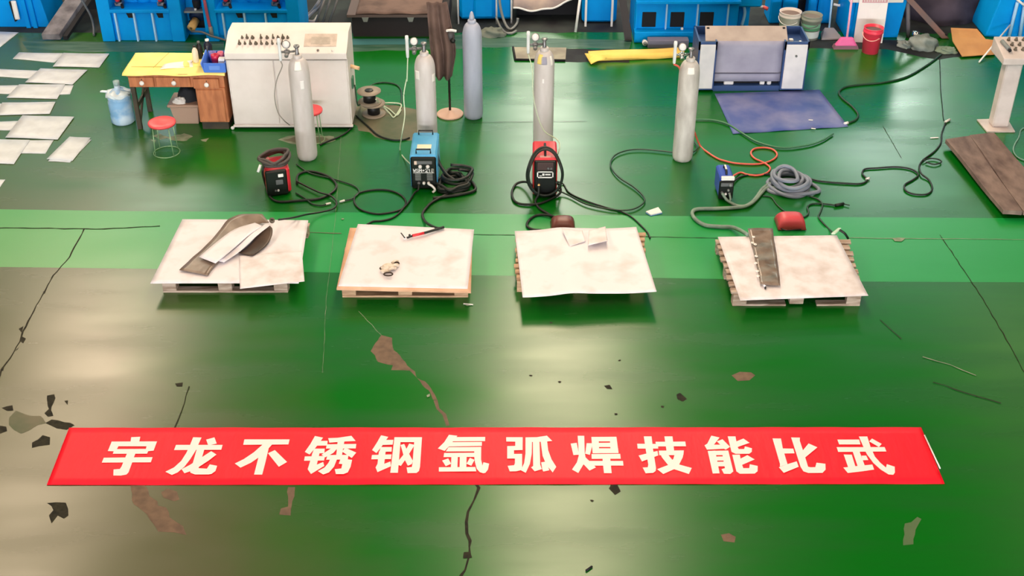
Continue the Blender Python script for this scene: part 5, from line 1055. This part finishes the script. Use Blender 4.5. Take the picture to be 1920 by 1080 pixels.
c = P(1208, 85); t = thing('metal_can', c, 'small pale metal can at the left end of the purple-grey block', 'can')
b = MB(); b.lathe([(.034, 0), (.036, .06), (.036, .07), (0, .068)], c+Vector((0, 0, .05)), 20, axis=(0, -1, .15)); b.build('body', m_white, t)
b = MB(); b.lathe([(.024, 0), (.024, .003), (0, .003)], c+Vector((0, -.072, .06)), 16, axis=(0, -1, .15)); b.build('lid_ring', m_vent, t)
# yellow bar
t = thing('yellow_bar', P(1190, 108), 'long yellow cardboard-wrapped bar on the floor left of the blue cabinet', 'wrapped bar')
m_yb = mat('amber_yellow_board', (252, 218, 112), rough=.6, c2=(242, 202, 92), scale=3)
B0 = [P(1104, 117), P(1283, 109.5)]; dv_ = Vector((0, .19, 0))
def ybf(u, v):
    p = B0[0].lerp(B0[1], u)+dv_*v; p.z = .075+.005*math.sin(u*7)-.055*max(0, 1-v*5)*(1+.12*math.sin(u*11)); return p
b = MB(); b.grid(ybf, 40, 10, .015); b.build('wrapping', m_yb, t)
b = MB(); b.hull8([B0[0]+Vector((.02, .03, 0)), B0[1]+Vector((-.02, .03, 0)), B0[1]+dv_+Vector((-.02, -.01, 0)), B0[0]+dv_+Vector((.02, -.01, 0))], [p+Vector((0, 0, .045)) for p in (B0[0]+Vector((.02, .03, 0)), B0[1]+Vector((-.02, .03, 0)), B0[1]+dv_+Vector((-.02, -.01, 0)), B0[0]+dv_+Vector((.02, -.01, 0)))]); b.build('core', m_yb, t)
b = MB(); p = P(1103, 119); q = [P(1096, 100, .06), P(1138, 108, .085), P(1136, 113, .04), P(1108, 120, .02)]; b.grid(lambda u, v: q[3].lerp(q[2], u).lerp(q[0].lerp(q[1], u), v)+Vector((0, 0, .02*math.sin(math.pi*u))), 10, 8, .006); b.build('folded_flap', m_yb, t)
# floor hatch
t = thing('floor_hatch', P(1012, 103), 'grey metal tray with a dark rim on the floor behind the red machine cylinder', 'metal tray')
hq = [P(966, 113.5), P(1060, 115), P(1062, 91), P(962, 90)]
b = MB(); b.prism([p+Vector((0, 0, .002)) for p in hq], (0, 0, .012)); b.build('plate', mat('grey_brown_plate', (128, 124, 112), rough=.6, c2=(160, 158, 140), scale=3), t)
for a_, c_ in ((hq[0], hq[1]), (hq[3], hq[0])):
    b = MB(); b.tube([a_+Vector((0, 0, .014)), c_+Vector((0, 0, .014))], .014, 6, smooth=False); b.build('rim', m_dark, t)

# ------------------------------------------------------------------ blue cabinet with white doors, and its mat
m_navy = mat('navy_blue_paint', (44, 74, 128), rough=.45); m_dgp = mat('dusty_white_door', (226, 226, 230), rough=.5, c2=(204, 206, 212), scale=3)
m_lav = mat('lavender_grey_sheet', (164, 164, 186), rough=.5, c2=(140, 140, 164), scale=2.5, lo=.38, hi=.7)
YB = P(1400, 172).y; za = V(1325, 79, YB).z
xl, xr = P(1303, 172).x, P(1504, 168).x; dpt = .52
t = thing('blue_cabinet', ((xl+xr)/2, YB, 0), 'navy blue cabinet with two white doors and a lavender-grey front sheet', 'cabinet')
xi, xj = P(1337, 172).x, P(1459, 168).x
for n_, (a_, c_) in enumerate(((xl, xi), (xj, xr))):
    b = MB(); b.box((a_, YB, .02), (c_, YB+dpt, za-.1), .006)
    for lo, hi in (((a_, YB, za-.1), (c_, YB+.02, za)), ((a_, YB+dpt-.02, za-.1), (c_, YB+dpt, za)), ((a_, YB, za-.1), (a_+.02, YB+dpt, za)), ((c_-.02, YB, za-.1), (c_, YB+dpt, za))): b.box(lo, hi)
    o = b.build('end_box', m_navy, t)
    b = MB(); b.box((a_+.02, YB-.016, .045), (c_-.02, YB+.002, za-.03), .005); d = b.build('door', m_dgp, o)
    if n_: 
        b = MB(); b.lathe([(.014, 0), (.014, .012), (0, .013)], ((a_+c_)/2, YB-.016, za-.17), 14, axis=(0, -1, 0)); b.build('door_lock', m_greyk, o)
b = MB(); b.box((xi, YB+.02, 0), (xj, YB+dpt, .07)); b.build('base_rail', m_navy, t)
b = MB(); b.box((xi+.002, YB+.10, .07), (xj-.002, YB+dpt-.1, .16)); b.build('inner_gap', m_dark, t)
b = MB(); b.grid(lambda u, v: Vector((xi+.002+(xj-xi-.004)*u, YB+.03+.03*v, .125+(za-.135)*v)), 8, 8, .012); b.build('front_sheet', m_lav, t)
b = MB(); b.box((xi+.002, YB+.022, .225), (xj-.002, YB+.03, .238)); b.build('seam_strip', mat('slate_seam', (88, 88, 108), rough=.6), t)
b = MB(); za2 = za-.02
b.hull8([(xi-.14, YB+.06, za2), (xj+.045, YB+.06, za2), (xj+.055, YB+.30, za2+.10), (xi-.12, YB+.30, za2+.10)], [(xi-.14, YB+.06, za2+.01), (xj+.045, YB+.06, za2+.01), (xj+.055, YB+.30, za2+.11), (xi-.12, YB+.30, za2+.11)], .003); tp = b.build('top_panel', mat('pinkish_grey_panel', (172, 162, 158), rough=.5, c2=(152, 142, 138), scale=3), t)
for u in (xi-.09, xj+.02):
    b = MB(); b.box((u-.015, YB+.25, za2+.09), (u+.015, YB+.27, za2+.103)); b.build('slot', m_dark, tp)
for k, (px, wv) in enumerate(((1362, .12), (1424, .06), (1437, .05))):
    xx = P(px, 160).x; b = MB(); b.box((xx-wv/2, YB+.05, .07), (xx+wv/2, YB+.09, .115), .008); tag(b.build('small_part', m_white), ['white lump at the left of the gap under the lavender sheet', 'white lump in the middle of the gap under the lavender sheet', 'white lump at the right of the gap under the lavender sheet'][k], 'small part')
for k, (dx, dy, s_) in enumerate(((-.03, .2, .05), (.02, .1, .07), (.07, .13, .03))):
    b = MB(); xx = (xj+xr)/2+dx; b.box((xx-s_/2, YB+dy, za-.099), (xx+s_/2, YB+dy+.05, za-.05), .006); tag(b.build('small_box', m_white), ['rear small white box in the right end of the navy cabinet', 'wide small white box in the right end of the navy cabinet', 'smallest white box in the right end of the navy cabinet'][k], 'small box')
m_mat = mat('blue_rubber_mat', (70, 92, 164), rough=.55, c2=(122, 130, 178), scale=2.2, lo=.4, hi=.68)
mq = [P(1340, 177), P(1536, 169.5), P(1590, 238), P(1374, 252)]
b = MB(); b.grid(lambda u, v: mq[3].lerp(mq[2], u).lerp(mq[0].lerp(mq[1], u), v)+Vector((0, 0, .011+.003*math.sin(u*19)*(1-v))), 26, 12, .008); tag(b.build('floor_mat', m_mat), 'blue rubber mat on the floor in front of the navy cabinet', 'mat')
for k, (x, y) in enumerate(((1520, 226), (1525, 242))):
    c = P(x, y, .014); b = MB(); b.tube([c+Vector((-.025, .005, .006)), c+Vector((.025, -.005, .006))], .007, 6, smooth=False); tag(b.build('cigarette_end', m_white), ['white scrap on the blue mat, farther from its front edge', 'white scrap on the blue mat, at its front edge'][k], 'scrap')

# ------------------------------------------------------------------ right background: blue posts, buckets, broom, board
ya = P(1480, 45).y; x0, x1 = P(1442, 45).x, P(1562, 45).x
t = thing('blue_post_unit', ((x0+x1)/2, ya+.3, 0), 'blue machine posts behind the white and green buckets', 'machine frame', 'blue mill stands along the back')
for px0_, px1_ in ((1441, 1462), (1464, 1492), (1512, 1528), (1530, 1556)):
    xa_, xb_ = P(px0_, 45).x, P(px1_, 45).x; b = MB(); b.box((xa_, ya, 0), (xb_, ya+.4, 1.4), .02); b.build('post', m_blue, t)
b = MB(); b.box((P(1492, 45).x, ya+.2, 0), (P(1512, 45).x, ya+.3, 1.2)); b.build('dark_gap', m_dark, t)
b = MB(); b.tube([V(1563, 8, ya), V(1575, 10, ya-.03), V(1582, 2, ya-.03), V(1580, -10, ya)], .018, 8); b.build('white_handle', m_white, t)
# small blue bracket right of the windowed machine
xa_, xb_ = P(1386, 60).x, P(1404, 60).x; yy = P(1390, 70).y
t = thing('blue_bracket', ((xa_+xb_)/2, yy+.3, 0), 'blue bracket frame at the right end of the windowed machine', 'machine frame', 'blue mill stands along the back')
b = MB(); b.box((xa_-.05, yy+.15, 0), (xb_-.02, yy+.4, .5), .02); b.build('post', m_blue, t)
b = MB(); b.box((xa_-.1, yy+.0, .42), (xb_+.1, yy+.4, .56), .02); b.build('head', m_blue, t)
b = MB(); b.tube([(xa_, yy+.12, .42), (xa_+.03, yy+.1, .3), (xa_+.01, yy+.12, .12)], .022, 8); b.build('curved_arm', m_blue_edge, t)
p0, p1 = V(1411, 4, ya), V(1440, 17, ya-.1)
t = thing('marker_rod', (p0+p1)/2, 'white rod with a red tip sticking out above the dark gap', 'rod')
b = MB(); b.tube([p0-Vector((.3, -.2, 0)), p0.lerp(p1, .7)], .02, 8, smooth=False); b.build('shaft', m_white, t)
b = MB(); b.tube([p0.lerp(p1, .7), p1], .026, 8, smooth=False); b.build('tip', mat('salmon_red_tip', (222, 92, 86), rough=.45), t)
def bucket(label, c, h, r, m, mi, group='buckets on the floor', handle_m=None, band=None, name='bucket', ribs=True):
    t = thing(name, c, label, 'bucket', group); rb = r*.84
    b = MB(); b.lathe([(0, 0), (rb, 0), (r*.97, h*.8), (r*1.03, h*.81), (r*1.03, h*.87), (r, h*.88), (r*1.0, h*.97), (r*1.03, h), (r*.95, h), (rb*.93, .03), (0, .025)], c, 36); b.build('body', m, t)
    b = MB(); b.lathe([(0, 0), (r*.925, 0), (r*.93, .002)], c+Vector((0, 0, h*.88)), 30); b.build('contents', mi, t)
    if band:
        for (z0, z1, mm) in band:
            b = MB(); g_ = lambda z: rb+(r*.97-rb)*z/(h*.8)+.002
            b.lathe([(g_(z0*h), z0*h), (g_(z1*h), z1*h)], c, 36, cap=False); b.build('label_band', mm, t)
    if handle_m:
        b = MB(); b.tube([c+Vector((r*1.03*math.cos(a), r*1.03*math.sin(a), h*.84-.09*abs(math.sin((a-2.6)*.95)))) for a in [2.9+k*.33 for k in range(8)]], .006, 6); b.build('handle', handle_m, t)
    return t
m_grime = mat('dry_grey_contents', (150, 142, 134), rough=.9)
bucket('white plastic bucket behind the right end of the navy cabinet', P(1477, 66), .34, .145, mat('chalky_white_bucket', (234, 226, 220), rough=.5), mat('taupe_contents', (140, 124, 116), rough=.9), handle_m=m_white)
bucket('grimy bucket with green and white bands, right of the white one', P(1517, 71), .33, .135, mat('grimy_grey_green_plastic', (150, 158, 148), rough=.55), m_grime, handle_m=m_greyk, band=((.1, .38, mat('pale_blue_band', (206, 220, 222), rough=.5)), (.42, .5, mat('green_band', (74, 150, 108), rough=.45)), (.52, .68, mat('mint_band', (120, 184, 150), rough=.45))))
bucket('bright red bucket standing in front of the white board', P(1631, 97), .34, .125, mat('coral_red_bucket', (244, 62, 90), rough=.35), mat('dark_bucket_contents', (112, 100, 102), rough=.8), handle_m=mat('pink_handle', (250, 180, 176), rough=.4))
m_pink = mat('hot_pink_plastic', (240, 104, 172), rough=.4)
c0_ = P(1585, 90); t = thing('broom', c0_, 'pink broom leaning on the blue machine left of the red bucket', 'broom')
b = MB(); b.hull8([c0_+Vector((-.15, -.04, .03)), c0_+Vector((.15, -.04, .03)), c0_+Vector((.15, .05, .03)), c0_+Vector((-.15, .05, .03))], [c0_+Vector((-.08, -.025, .15)), c0_+Vector((.08, -.025, .15)), c0_+Vector((.08, .03, .15)), c0_+Vector((-.08, .03, .15))], .02); b.build('head', m_pink, t)
b = MB(); b.hull8([c0_+Vector((-.165, -.05, 0)), c0_+Vector((.165, -.05, 0)), c0_+Vector((.165, .055, 0)), c0_+Vector((-.165, .055, 0))], [c0_+Vector((-.15, -.04, .045)), c0_+Vector((.15, -.04, .045)), c0_+Vector((.15, .05, .045)), c0_+Vector((-.15, .05, .045))]); b.build('bristles', mat('grey_pink_bristles', (132, 96, 112), rough=.9), t)
b = MB(); b.rod(c0_+Vector((0, 0, .14)), V(1600, -25, c0_.y+.25), .014); b.build('handle', mat('pale_pink_handle', (244, 178, 208), rough=.4), t)
c0_ = P(1559, 73); t = thing('dustpan', c0_, 'grey upright dustpan with a long handle, left of the pink broom', 'dustpan')
b = MB(); b.hull8([c0_+Vector((-.15, -.06, .005)), c0_+Vector((.14, -.06, .005)), c0_+Vector((.10, .16, .01)), c0_+Vector((-.12, .16, .01))], [c0_+Vector((-.15, -.06, .03)), c0_+Vector((.14, -.06, .03)), c0_+Vector((.05, .16, .10)), c0_+Vector((-.07, .16, .10))], .008); b.build('pan', mat('grey_pan_plastic', (150, 148, 154), rough=.5), t)
b = MB(); b.rod(c0_+Vector((-.01, .16, .08)), V(1562, -20, c0_.y+.3), .013); b.build('handle', m_blue_edge, t)
ya = P(1640, 72).y; x0, x1 = P(1584, 72).x, P(1692, 72).x
t = thing('blue_housing', ((x0+x1)/2, ya+.35, 0), 'blue machine housing behind the white board and red bucket', 'machine frame', 'blue mill stands along the back')
b = MB(); b.hull8([(x0, ya+.02, 0), (x1-.06, ya+.02, 0), (x1-.06, ya+.6, 0), (x0, ya+.6, 0)], [(x0-.0, ya+.02, 1.3), (x1+.05, ya+.02, 1.3), (x1+.05, ya+.6, 1.3), (x0, ya+.6, 1.3)], .015); b.build('housing', m_blue, t)
b = MB(); b.box((x0+.07, ya-.05, .0), (x0+.10, ya+.03, 1.2)); b.build('rib', m_blue, t)
zz_ = V(1640, 4, ya-.03).z
b = MB(); b.box((V(1592, 0, ya).x, ya-.06, zz_), (V(1692, 0, ya).x, ya+.05, zz_+.07), .008); b.build('white_ledge', m_white, t)
p0, p1 = P(1600, 79), P(1654, 81); t = thing('notice_board', (p0+p1)/2, 'tall white board with a pink text strip, leaning on the blue housing', 'board')
tA, tB = V(1614, -14, p0.y+.03), V(1668, -14, p0.y+.03)
b = MB(); b.hull8([p0, p1, p1+Vector((0, .012, 0)), p0+Vector((0, .012, 0))], [tA, tB, tB+Vector((0, .012, 0)), tA+Vector((0, .012, 0))]); b.build('panel', mat('bright_white_board', (248, 247, 248), rough=.4), t)
def onb(u, v, o=.0015):
    p = p0.lerp(p1, u).lerp(tA.lerp(tB, u), v); return p+Vector((0, -o, o*.3))
v0, v1 = .885, .965; v0 = .80; v1 = .90
b = MB(); b.face([onb(.10, v0), onb(.98, v0), onb(.98, v1), onb(.10, v1)]); s_ = b.build('text_strip', mat('dusty_pink_strip', (214, 160, 172), rough=.5), t)
b = MB(); rnd = random.Random(4)
for k in range(9):
    u = .15+k*.088
    for st in range(6):
        if st < 3: vv = v0+.02+st*.026; b.face([onb(u, vv, .003), onb(u+.062*rnd.uniform(.6, 1), vv, .003), onb(u+.062, vv+.010, .003), onb(u, vv+.010, .003)])
        else:
            uu = u+.004+(st-3)*.022
            b.face([onb(uu, v0+.018, .0031), onb(uu+.010, v0+.018, .0031), onb(uu+.010, v1-.018*rnd.uniform(.8, 2), .0031), onb(uu, v1-.018, .0031)]) if rnd.random() < .8 else None
b.build('lettering', m_white, s_)
# dark fabric heap, beams, scraps, cardboard
m_dkf = mat('purple_grey_fabric', (72, 64, 78), rough=.9, c2=(48, 42, 56), scale=3)
c = Vector((V(1768, 30, 16.6).x, 16.85, 0)); lump(c, .72, .62, .62, .05, 21, m_dkf, 'fabric_heap', 'large heap of purple-grey fabric behind the orange cardboard', 'fabric heap', n=44)
t = thing('wooden_beam', P(1770, 62), 'grey-brown beam slanting down to the orange cardboard', 'beam')
p0, p1 = P(1774, 68, .04), V(1700, -12, P(1774, 68).y-.12); d = p1-p0
b = MB(); b.prism([p0+Vector((-.05, 0, -.035)), p0+Vector((.05, 0, -.035)), p0+Vector((.05, .09, -.035)), p0+Vector((-.05, .09, -.035))], d, .004); b.build('timber', mat('grey_brown_timber', (120, 104, 104), rough=.8, c2=(150, 106, 94), scale=2), t)
b = MB(); b.sphere(p0+Vector((.0, -.005, .03)), .02); b.build('bolt_hole', m_dark, t)
p0 = P(1703, 70); b = MB(); b.rod(p0, V(1702, -12, p0.y+.02), .028); tag(b.build('steel_pipe', mat('dull_grey_pipe', (112, 108, 114), rough=.6)), 'upright grey pipe right of the blue housing', 'pipe')
m_sack = mat('pale_grey_sack', (146, 156, 152), rough=.8, c2=(108, 122, 118), scale=5)
lump(P(1728, 88), .20, .16, .15, .13, 31, m_sack, 'crumpled_sack', 'crumpled pale grey sack at the foot of the slanting beam', 'sack')
lump(P(1697, 86), .09, .10, .06, .2, 33, m_sack, 'crumpled_sack', 'small scrap of grey sack left of the crumpled pale sack', 'sack')
lump(P(1774, 96), .13, .10, .05, .16, 35, mat('grey_green_scrap', (128, 148, 130), rough=.8), 'paper_scrap', 'grey-green scrap left of the orange cardboard', 'scrap')
b = MB(); c = P(1716, 66, .1); b.lathe([(.05, 0), (.05, .1), (0, .1)], P(1715, 72, .01), 16); tag(b.build('tin_can', m_chrome), 'shiny tin behind the crumpled pale sack', 'can')
t = thing('cardboard_sheet', P(1820, 85), 'orange-brown cardboard sheet on the floor beside the control pedestal', 'cardboard')
cq = [P(1783, 52, .12), P(1832, 54, .12), P(1848, 73, .05), P(1872, 76, .05), P(1866, 101, .03), P(1804, 105, .03), P(1786, 76, .08)]
m_card = mat('orange_brown_cardboard', (212, 156, 96), rough=.75, c2=(198, 142, 86), scale=3)
b = MB(); b.hull8([p-Vector((0, 0, .01)) for p in cq[::-1]], cq[::-1]); b.build('flap', m_card, t)
b = MB(); b.box((P(1810, 100).x, P(1810, 100).y+.04, 0), (P(1860, 96).x, P(1810, 100).y+.3, .03)); b.build('core', m_dark, t)
b = MB(); c = P(1818, 104); b.box(c+Vector((-.035, -.0, 0)), c+Vector((.03, .03, .03))); b.build('foot', m_card, t)
p0, p1 = P(1836, 116, .012), V(1894, 47, P(1836, 116).y+.75); b = MB(); b.rod(p0, p1, .011); tag(b.build('white_rod', m_white), 'thin white rod leaning beside the control pedestal', 'rod')
# blue housing at the far right
ya = P(1880, 70).y; x0, x1 = P(1846, 70).x, P(1990, 70).x
t = thing('blue_housing', ((x0+x1)/2, ya+.35, 0), 'blue machine housing with pale braces at the right edge, behind the pedestal', 'machine frame', 'blue mill stands along the back')
b = MB(); b.hull8([(x0, ya, 0), (x1, ya, 0), (x1, ya+.6, 0), (x0, ya+.6, 0)], [(x0+.18, ya, 1.0), (x1, ya, 1.0), (x1, ya+.6, 1.0), (x0+.18, ya+.6, 1.0)], .02); b.build('housing', m_blue, t)
for px0_, px1_ in ((1892, 1908), (1912, 1922)):
    q0, q1 = V(px0_, 68, ya-.04), V(px1_, 4, ya-.04); b = MB(); b.tube([q0, q1], .024, 6, smooth=False); b.build('brace', m_blue_edge, t)
b = MB(); b.tube([V(1906, -2, ya-.06), V(1930, 18, ya-.06)], .016, 6, smooth=False); b.build('white_bar', m_white, t)

# ------------------------------------------------------------------ control pedestal
m_ped = mat('warm_white_enamel', (218, 208, 206), rough=.45, c2=(200, 190, 188), scale=4)
c = P(1872, 238); pe = thing('control_pedestal', c, 'cream control pedestal with a sloped button box, at the right edge', 'control pedestal')
bq = [P(1831, 226), P(1850, 249), P(1903, 249), P(1888, 224)]
b = MB(); b.prism(bq, (0, 0, .018), .004); b.build('base_plate', m_ped, pe)
b = MB(); b.box(c+Vector((-.095, -.05, .018)), c+Vector((.095, .1, .80)), .015); b.build('post', m_ped, pe)
bx0, bz0 = V(1880, 122, c.y-.12).x-.0, V(1885, 122, c.y-.12).z
bx1 = bx0+.46
prof_ = [(bx0, c.y-.12, bz0), (bx0, c.y+.30, bz0), (bx0, c.y+.30, bz0+.17), (bx0, c.y-.12, bz0+.075)]
b = MB(); b.prism(prof_, (bx1-bx0, 0, 0), .008); b.build('button_box', m_ped, pe)
S0, S1 = Vector((bx0, c.y-.12, bz0+.075)), Vector((bx0, c.y+.30, bz0+.17)); n2 = Vector((0, -(S1-S0).z, (S1-S0).y)).normalized()
b = MB(); p = S0.lerp(S1, .72)+Vector((.055, 0, 0)); p2 = S0.lerp(S1, .35)+Vector((.09, 0, 0)); b.tube([p+n2*.02, p2+n2*.025], .024, 12, smooth=False); b.build('lever_grip', m_vent, pe)
b = MB(); b.sphere(p2+n2*.02+Vector((.0, -.03, 0)), .02); b.build('lever_pivot', m_dark, pe)
for i in range(4):
    for j in range(3):
        b = MB(); q = S0.lerp(S1, .82-j*.22)+Vector((.145+i*.085+j*.012, 0, 0)); b.lathe([(.02, 0), (.02, .012), (.012, .018), (.014, .036), (0, .038)], q, 14, axis=n2); b.build('knob', m_grease, pe)

# ------------------------------------------------------------------ old boards at the right
m_board = mat('old_purple_brown_wood', (142, 122, 114), rough=.7, c2=(96, 78, 74), scale=3.5, stretch=(2.5, 1, 1), lo=.35, hi=.7, bump=.3, bscale=10)
OB = 'old boards lying at the right'
for lb, q, z0 in (('left of the two old purple-brown boards at the right edge', [(1772, 268), (1817, 262), (1915, 404), (1880, 402)], .0), ('right of the two old purple-brown boards at the right edge', [(1812, 260), (1862, 256), (1992, 402), (1912, 404)], .0)):
    A = [P(x, y, .05) for x, y in q]; t = thing('old_board', P(q[0][0], q[0][1]), lb, 'board', OB)
    if 'right of' in lb: A = [A[0]+Vector((.03, 0, 0)), A[1], A[2], A[3]+Vector((.03, 0, 0))]
    b = MB(); b.grid(lambda u, v: A[0].lerp(A[1], u).lerp(A[3].lerp(A[2], u), v)+Vector((0, 0, .006*math.sin(v*7+u*2))), 8, 24, .045, smooth=False); b.build('plank', m_board, t)
    b = MB(); p0, p1 = A[0].lerp(A[1], .55).lerp(A[3].lerp(A[2], .45), .5), A[0].lerp(A[1], .55).lerp(A[3].lerp(A[2], .45), .95); b.tube([p0+Vector((0, 0, .004)), p0.lerp(p1, .5)+Vector((.01, 0, .004)), p1+Vector((0, 0, .004))], .005, 5); b.build('split_line', m_deskd, t)

# ------------------------------------------------------------------ last small bits
cable('air_hose', 'thin pale green hose curling on the floor at the right edge below the pedestal', 'hose', [(1938, 236), (1916, 242), (1910, 258), (1903, 270), (1900, 282), (1907, 294), (1922, 301), (1940, 303)], .008, mat('sea_green_hose', (120, 164, 148), rough=.4), 'thin gas hoses')
b = MB(); p0, p1 = P(1099, 1070, .008), P(1110, 1062, .008); b.rod(p0, p1, .008); tag(b.build('metal_scrap', m_dark), 'small black metal scrap on the floor below the banner, near the bottom edge', 'scrap')
b = MB(); c = P(1752, 259, .004); b.prism([c+Vector((-.05, -.012, 0)), c+Vector((.05, .0, 0)), c+Vector((.045, .018, 0)), c+Vector((-.045, .008, 0))], (0, 0, .006)); tag(b.build('paper_scrap', m_white), 'thin white scrap on the floor left of the old boards', 'scrap')
b = MB(); c = P(878, 572, .004); b.prism([c+Vector((-.045, .012, 0)), c+Vector((.045, -.004, 0)), c+Vector((.045, .008, 0)), c+Vector((-.045, .024, 0))], (0, 0, .006)); tag(b.build('paper_scrap', m_white), 'thin white scrap on the floor at the front corner of the second pallet', 'scrap')
